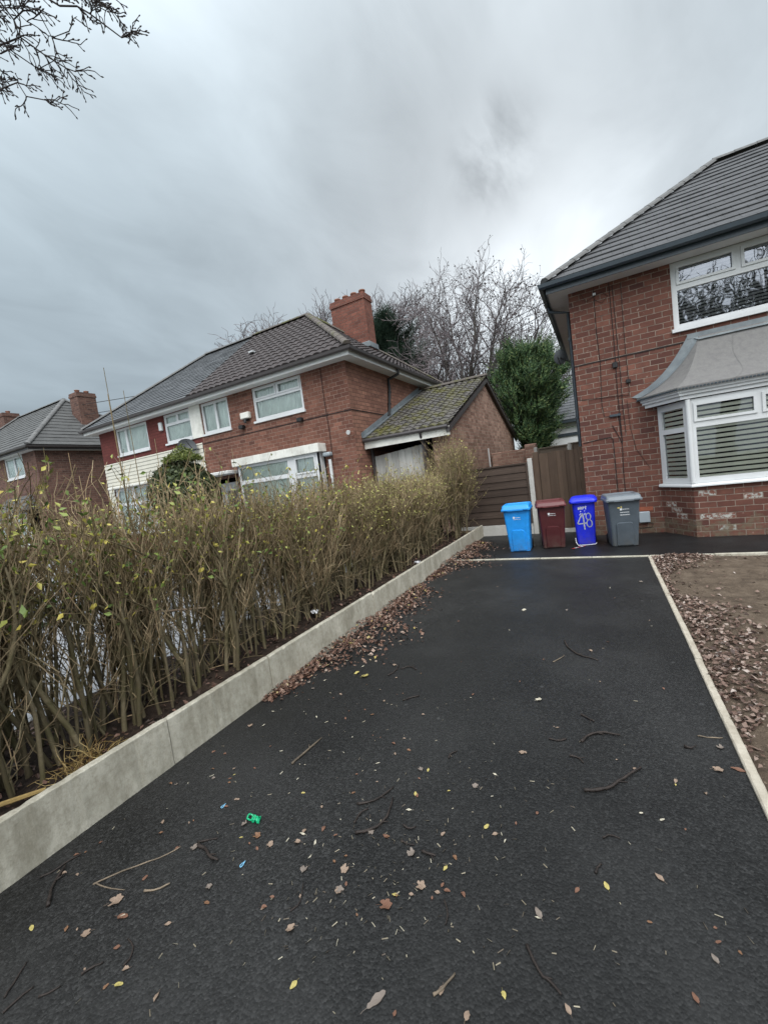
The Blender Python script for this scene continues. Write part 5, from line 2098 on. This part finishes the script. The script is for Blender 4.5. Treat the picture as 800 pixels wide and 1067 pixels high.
def scatter(n, fn):
    for _ in range(n):
        x, y = fn()
        k = rgl.choices(range(7), wts)[0]
        kd, mt, lb = kinds[k]
        s = rgl.uniform(.007, .019) if kd != 'lobed' else rgl.uniform(.012, .025)
        put_leaf(kd, mt, rgl.randint(0, 2), (x, y), s, rgl.uniform(0, 2 * PI), lb, LG)


def inside(x, y):
    return KX + .03 < x < .58 and y < 8.4


def f_left():
    while True:
        x, y = KX + .04 + abs(rgl.gauss(0, .38)), rgl.uniform(.6, 8.2)
        if inside(x, y):
            return x, y


def f_mid():
    while True:
        p = G(rgl.gauss(390, 85), rgl.uniform(690, 960))
        if inside(p.x, p.y):
            return p.x, p.y


def f_all():
    while True:
        p = G(rgl.uniform(60, 780), rgl.uniform(592, 1060))
        if inside(p.x, p.y):
            return p.x, p.y


scatter(95, f_left)
scatter(75, f_mid)
scatter(80, f_all)
# the leaves one can pick out
for u, v, kd, mt, s, rot, lb in (
    (507, 862, 'oval', 'leaf_yellow', .020, 1.2, 'bright yellow leaf alone on the middle of the near tarmac'),
    (124, 1027, 'oval', 'leaf_yellow', .020, .4, 'pale yellow leaf on the tarmac at the bottom left'),
    (316, 827, 'oval', 'leaf_yellow', .014, .2, 'small yellow leaf near the green plastic piece'),
    (561, 952, 'oval', 'leaf_grey', .024, 2.2, 'grey lobed leaf below the curved sticks, low middle'),
    (392, 1043, 'long', 'leaf_grey', .044, 1.1, 'long grey brown leaf at the bottom middle of the drive'),
    (402, 944, 'lobed', 'leaf_brown', .030, .5, 'reddish brown lobed leaf low in the middle of the drive'),
    (121, 940, 'lobed', 'leaf_tan', .034, .9, 'large tan curled leaf on the near left tarmac'),
    (128, 956, 'oval', 'leaf_brown', .030, .3, 'brown leaf beside the large tan curled leaf'),
    (687, 915, 'oval', 'leaf_tan', .022, 2.4, 'pinkish tan oval leaf on the right of the drive'),
    (668, 848, 'oval', 'leaf_pale', .010, .4, 'tiny white leaf to the right of the thick bent stick'),
    (690, 855, 'oval', 'leaf_pale', .013, .4, 'pale green leaf to the right of the thick bent stick'),
    (748, 803, 'lobed', 'leaf_tan', .028, .2, 'tan broken leaf by the right edging strip'),
    (770, 803, 'long', 'leaf_brown', .040, 2.9, 'brown leaf lying across the right edging strip'),
    (745, 1000, 'oval', 'leaf_grey', .018, 2.0, 'dull leaf at the lower right of the drive'),
    (561, 730, 'lobed', 'leaf_pale', .028, .2, 'pale lobed leaf beside the twigs right of middle'),
    (546, 636, 'lobed', 'leaf_pale', .030, .8, 'pale leaf on the far part of the drive'),
    (380, 705, 'lobed', 'leaf_yellow', .045, .3, 'bright yellow leaf beside the heaped leaf pile'),
    (372, 702, 'lobed', 'leaf_yellow', .030, 1.3, 'yellow leaf at the lip of the heaped leaf pile'),
    (388, 745, 'oval', 'leaf_orange', .018, 1.0, 'orange leaf below the heaped leaf pile'),
    (268, 872, 'lobed', 'leaf_orange', .022, .2, 'rust coloured leaf just below the green plastic piece'),
    (677, 962, 'oval', 'leaf_orange', .010, .2, 'tiny orange leaf on the lower right tarmac'),
):
    p = G(u, v)
    put_leaf(kd, mt, 1, p, s, rot, lb, LG)

# sticks measured off the photograph
STICKS = [
    ('thick bent dark stick, right of the middle of the drive', [(607, 824), (622, 824), (636, 821), (646, 812), (658, 806), (668, 800)], .0105, 'stick_dark'),
    ('thin bowed stick on the far right of the drive', [(588, 668), (593, 676), (603, 683), (623, 688)], .010, 'stick_dark'),
    ('forked pale twig left of the thin bowed stick', [(576, 690), (582, 687), (588, 683)], .006, 'stick_pale'),
    ('curved stick just above the thick bent stick', [(606, 773), (612, 766), (625, 763), (646, 766)], .010, 'stick_dark'),
    ('slim dark stick at the bottom right of the drive', [(549, 985), (555, 1000), (563, 1016), (574, 1024), (585, 1037)], .007, 'stick_dark'),
    ('short peeling stick at the bottom middle', [(452, 1038), (463, 1029), (474, 1015)], .006, 'stick_pale'),
    ('straight stick with a pale end by the concrete board', [(304, 796), (318, 784), (335, 769)], .009, 'stick_pale'),
    ('bowed stick in the twig cluster at mid drive', [(372, 838), (386, 836), (400, 829), (410, 820)], .007, 'stick_dark'),
    ('longer stick of the mid drive twig cluster', [(370, 868), (383, 866), (396, 860), (405, 849), (409, 832)], .008, 'stick_dark'),
    ('curled stick left in the mid drive twig cluster', [(369, 858), (374, 848), (384, 843)], .006, 'stick_dark'),
    ('small dark twig right of the mid drive cluster', [(420, 860), (427, 864), (433, 862)], .006, 'stick_dark'),
    ('small hooked twig right of the mid drive cluster', [(418, 876), (424, 880), (432, 881)], .005, 'stick_dark'),
    ('short dark stick below the hooked twig', [(440, 887), (447, 890), (454, 892)], .008, 'stick_dark'),
    ('hooked twig high on the middle of the drive', [(467, 790), (470, 785), (476, 783)], .006, 'stick_dark'),
    ('long thin stem across the near left tarmac', [(97, 922), (120, 911), (150, 900), (170, 893), (188, 883)], .0045, 'stick_pale'),
    ('bark curl on the near left tarmac', [(51, 944), (53, 930), (60, 915), (69, 902)], .010, 'stick_dark'),
    ('twisted twig of the near left pair', [(42, 915), (56, 908), (70, 898), (84, 891)], .006, 'stick_dark'),
    ('knotted dark stick left of the green plastic piece', [(207, 880), (214, 885), (218, 893), (228, 897)], .010, 'stick_dark'),
    ('little twig above the knotted dark stick', [(206, 878), (216, 876), (227, 874)], .006, 'stick_dark'),
    ('pale broken stem left of middle at the bottom', [(100, 921), (112, 926), (130, 928)], .004, 'stick_pale'),
    ('pale end twig beside the broken stem', [(150, 930), (163, 927), (178, 921)], .006, 'stick_pale'),
    ('bowed dark twig at the bottom left', [(129, 1007), (137, 997), (139, 985), (133, 979)], .005, 'stick_dark'),
    ('straight dark stem at the bottom left', [(85, 1016), (96, 1008), (107, 1004)], .006, 'stick_dark'),
    ('thin stem at the bottom left corner', [(5, 1040), (18, 1020), (28, 1003)], .005, 'stick_dark'),
    ('leaning stem beside the bottom left corner', [(3, 1056), (20, 1040), (36, 1028)], .005, 'stick_dark'),
    ('dark stem low on the left', [(40, 1040), (52, 1034), (63, 1028)], .005, 'stick_dark'),
    ('thin arched stem low in the middle', [(303, 950), (312, 942), (315, 930), (316, 920)], .004, 'stick_dark'),
    ('fine twig low right of middle', [(463, 938), (467, 950), (464, 964)], .004, 'stick_dark'),
    ('small dark chip on the right of the drive', [(713, 778), (722, 780)], .010, 'stick_dark'),
    ('thin twig by the right edging strip', [(727, 767), (740, 769), (753, 769)], .005, 'stick_pale'),
    ('dark twig left of the curved stick', [(572, 770), (582, 772), (591, 770)], .007, 'stick_dark'),
    ('crooked twig below the curved stick', [(594, 788), (603, 789), (608, 795)], .007, 'stick_dark'),
    ('small twig bundle above the curved stick', [(606, 745), (613, 749), (619, 752)], .008, 'stick_dark'),
    ('thin twig on the far middle of the drive', [(420, 730), (428, 727), (437, 725)], .007, 'stick_dark'),
    ('dark twig on the tarmac right of the leaf heap', [(404, 704), (412, 700), (416, 692)], .007, 'stick_dark'),
    ('bowed twig near the leaf heap', [(418, 697), (427, 694), (434, 698)], .007, 'stick_dark'),
    ('tiny dark twig low on the right', [(620, 910), (623, 903), (626, 901)], .006, 'stick_dark'),
    ('twig pair low right of centre', [(628, 873), (636, 870), (646, 874)], .005, 'stick_dark'),
]
for lb, pts, r, mt in STICKS:
    m = MB()
    P3 = [G(u, v, r * .8) for u, v in pts]
    # round the corners of the measured line
    Q = [P3[0]]
    for i in range(len(P3) - 1):
        a, b = P3[i], P3[i + 1]
        Q += [a.lerp(b, .25), a.lerp(b, .75)]
    Q.append(P3[-1])
    rs = R_(len(lb))
    Q = [p + Vector((rs.gauss(0, r * .25), rs.gauss(0, r * .25), abs(rs.gauss(0, r * .3)))) for p in Q]
    n = len(Q)
    m.tube(Q, [r * (1 - .45 * k / (n - 1)) * rs.uniform(.85, 1.12) for k in range(n)], 7, True)
    if r >= .007:
        k = n // 2
        d = (Q[k] - Q[k - 1]).normalized()
        sd = Vector((-d.y, d.x, .1))
        m.tube([Q[k], Q[k] + (d + sd * rs.choice((-1, 1))) * r * 3.5], [r * .5, r * .25], 5, True)
    tag(m.build('stick', M[mt], None, True), lb, 'stick', 'sticks blown onto the drive')

# slivers of bark and pine needles, uncountable
m = MB()
rs = R_(71)
for k in range(430):
    if k < 280:
        p = G(rs.gauss(400, 90), rs.uniform(720, 1000))
    else:
        p = G(rs.uniform(0, 790), rs.uniform(590, 1067))
    if not inside(p.x, p.y):
        continue
    a = rs.uniform(0, 2 * PI)
    L = rs.uniform(.004, .015)
    d = Vector((math.cos(a), math.sin(a), 0)) * L
    sd = Vector((-d.y, d.x, 0)).normalized() * rs.uniform(.0008, .0020)
    m.add([p - d - sd + Vector((0, 0, .003)), p - d + sd + Vector((0, 0, .004)), p + d + sd + Vector((0, 0, .006)), p + d - sd + Vector((0, 0, .003))], [(0, 1, 2, 3)])
tag(m.build('bark_slivers', M['sliver']), 'pale slivers of bark and stem sprinkled over the tarmac', 'slivers', None, 'stuff')


def litter(name, label, n, fn, mt, smin=.03, smax=.06):
    m = MB()
    rs = R_(n)
    for _ in range(n):
        x, y, z, tilt = fn(rs)
        nn = Vector((rs.gauss(0, tilt), rs.gauss(0, tilt), 1))
        leaf(m, rs, (x, y, z), rs.uniform(smin, smax), rs.uniform(.4, .85), nn)
    return tag(m.build(name, M[mt]), label, 'leaf litter', None, 'stuff')


def pile(y0, y1, ymid, wmax, hmax):
    def f(rs):
        while True:
            y = rs.uniform(y0, y1)
            k = math.sin(PI * min(1, max(0, (y - y0) / (y1 - y0)))) ** .7 * (.75 + .35 * math.sin(y * 5.3) * math.sin(y * 2.1 + 1))
            wv = wmax * max(.12, k)
            x = abs(rs.gauss(0, .46)) * wv
            if x > wv * 1.35:
                continue
            h = hmax * max(0, k) * max(0, 1 - x / wv) ** 1.3
            return KX + .01 + x, y, .004 + h * rs.uniform(.75, 1.0), .5
    return f


litter('leaf_pile', 'heap of brown leaves drifted against the concrete boards at mid drive', 2900, pile(2.7, 6.7, 4.9, 1.0, .11), 'litter', .02, .065)
litter('leaf_pile', 'drift of brown leaves in the far corner by the sky blue bin', 2500, pile(6.9, 10.7, 9.2, 1.15, .13), 'litter', .02, .065)


def f_bed(rs):
    x, y = rs.uniform(-4.65, KX - .06), rs.uniform(-.5, 11.2)
    return x, y, .205 + bed_z(x, y) - .2 + rs.uniform(0, .02), .45


litter('leaf_litter', 'rotting brown leaves under the hedge stems', 3200, f_bed, 'litter_dark', .035, .07)


def f_gard(rs):
    while True:
        y = rs.uniform(-.5, 8.42)
        if rs.random() < .20:
            y = 8.42 - abs(rs.gauss(0, .25))
        x = .665 + abs(rs.gauss(0, .36)) if rs.random() < .84 else rs.uniform(.66, 6.5)
        cov = .5 + .9 * fb(x, y, .8, 6)
        ed = 1.05 + .3 * math.sin(y * 1.7) + .5 * fb(x, y, 1.6, 8)
        if x < ed or (y > 8.05 and rs.random() < .6) or rs.random() < (.10 if cov < .6 else .35):
            return x, y, .008 + garden_z(x, y) + rs.uniform(0, .025), .42


litter('leaf_litter', 'damp brown leaves matted over the bare garden soil', 7000, f_gard, 'litter_garden', .02, .065)

# small lost things
p = G(265, 855)
m = MB()
rg = R_(2)
loop = [(p.x - .032 + .020 * math.cos(a), p.y + .020 * math.sin(a), .012 + .006 * math.sin(3 * a)) for a in [2 * PI * k / 16 for k in range(17)]]
m.tube(loop, .005, 6)
for k in range(5):
    c = Vector((p.x + .012 + rg.gauss(0, .011), p.y + rg.gauss(0, .009), .012))
    rr = rg.uniform(.006, .011)
    m.tube([c + Vector((rr * math.cos(a), rr * math.sin(a) * .8, .010 * math.sin(2 * a + k))) for a in [2 * PI * j / 10 for j in range(11)]], .007, 6)
tag(m.build('plastic_toy', M['plastic_green']), 'bright green looped plastic piece lying on the tarmac', 'plastic piece')
for u, v, mt, lb in ((253, 902, 'plastic_blue', 'white and blue little loop below the green plastic piece'), (233, 841, 'plastic_blue', 'tiny blue clip above the green plastic piece')):
    p = G(u, v)
    m = MB()
    m.tube([(p.x + .010 * math.sin(a) * .5, p.y + .018 * math.cos(a), .008 + .003 * math.sin(2 * a)) for a in [2 * PI * k / 14 for k in range(14)]], .0022, 5)
    tag(m.build('small_clip', M[mt]), lb, 'clip')

# ------------------------------------------------------------------ overhead wires
m = MB()
a, b = Vector((XW - .45, 10.9, 5.62)), Vector((-12.5, 25.0, 9.5))
m.tube([a.lerp(b, k / 16) - Vector((0, 0, .5 * math.sin(PI * k / 16))) for k in range(17)], .008, 4)
tag(m.build('overhead_wire', M['cable']), 'upper thin wire leaving the right house eaves', 'wire', 'overhead wires')
m = MB()
a, b = Vector((XW - .45, 11.1, 5.45)), Vector((-13.0, 25.5, 8.6))
m.tube([a.lerp(b, k / 16) - Vector((0, 0, .6 * math.sin(PI * k / 16))) for k in range(17)], .008, 4)
tag(m.build('overhead_wire', M['cable']), 'lower thin wire leaving the right house eaves', 'wire', 'overhead wires')
for k, (za, zb) in enumerate(((8.6, 9.1), (8.0, 8.5))):
    m = MB()
    a, b = Vector((-26.6, 13.6, za)), Vector((-16.0, 22.0, zb + 1.4))
    m.tube([a.lerp(b, j / 12) - Vector((0, 0, .3 * math.sin(PI * j / 12))) for j in range(13)], .018, 4)
    tag(m.build('overhead_wire', M['cable']), ('upper' if k == 0 else 'lower') + ' thin wire from the far left chimney to the slate roof', 'wire', 'overhead wires')
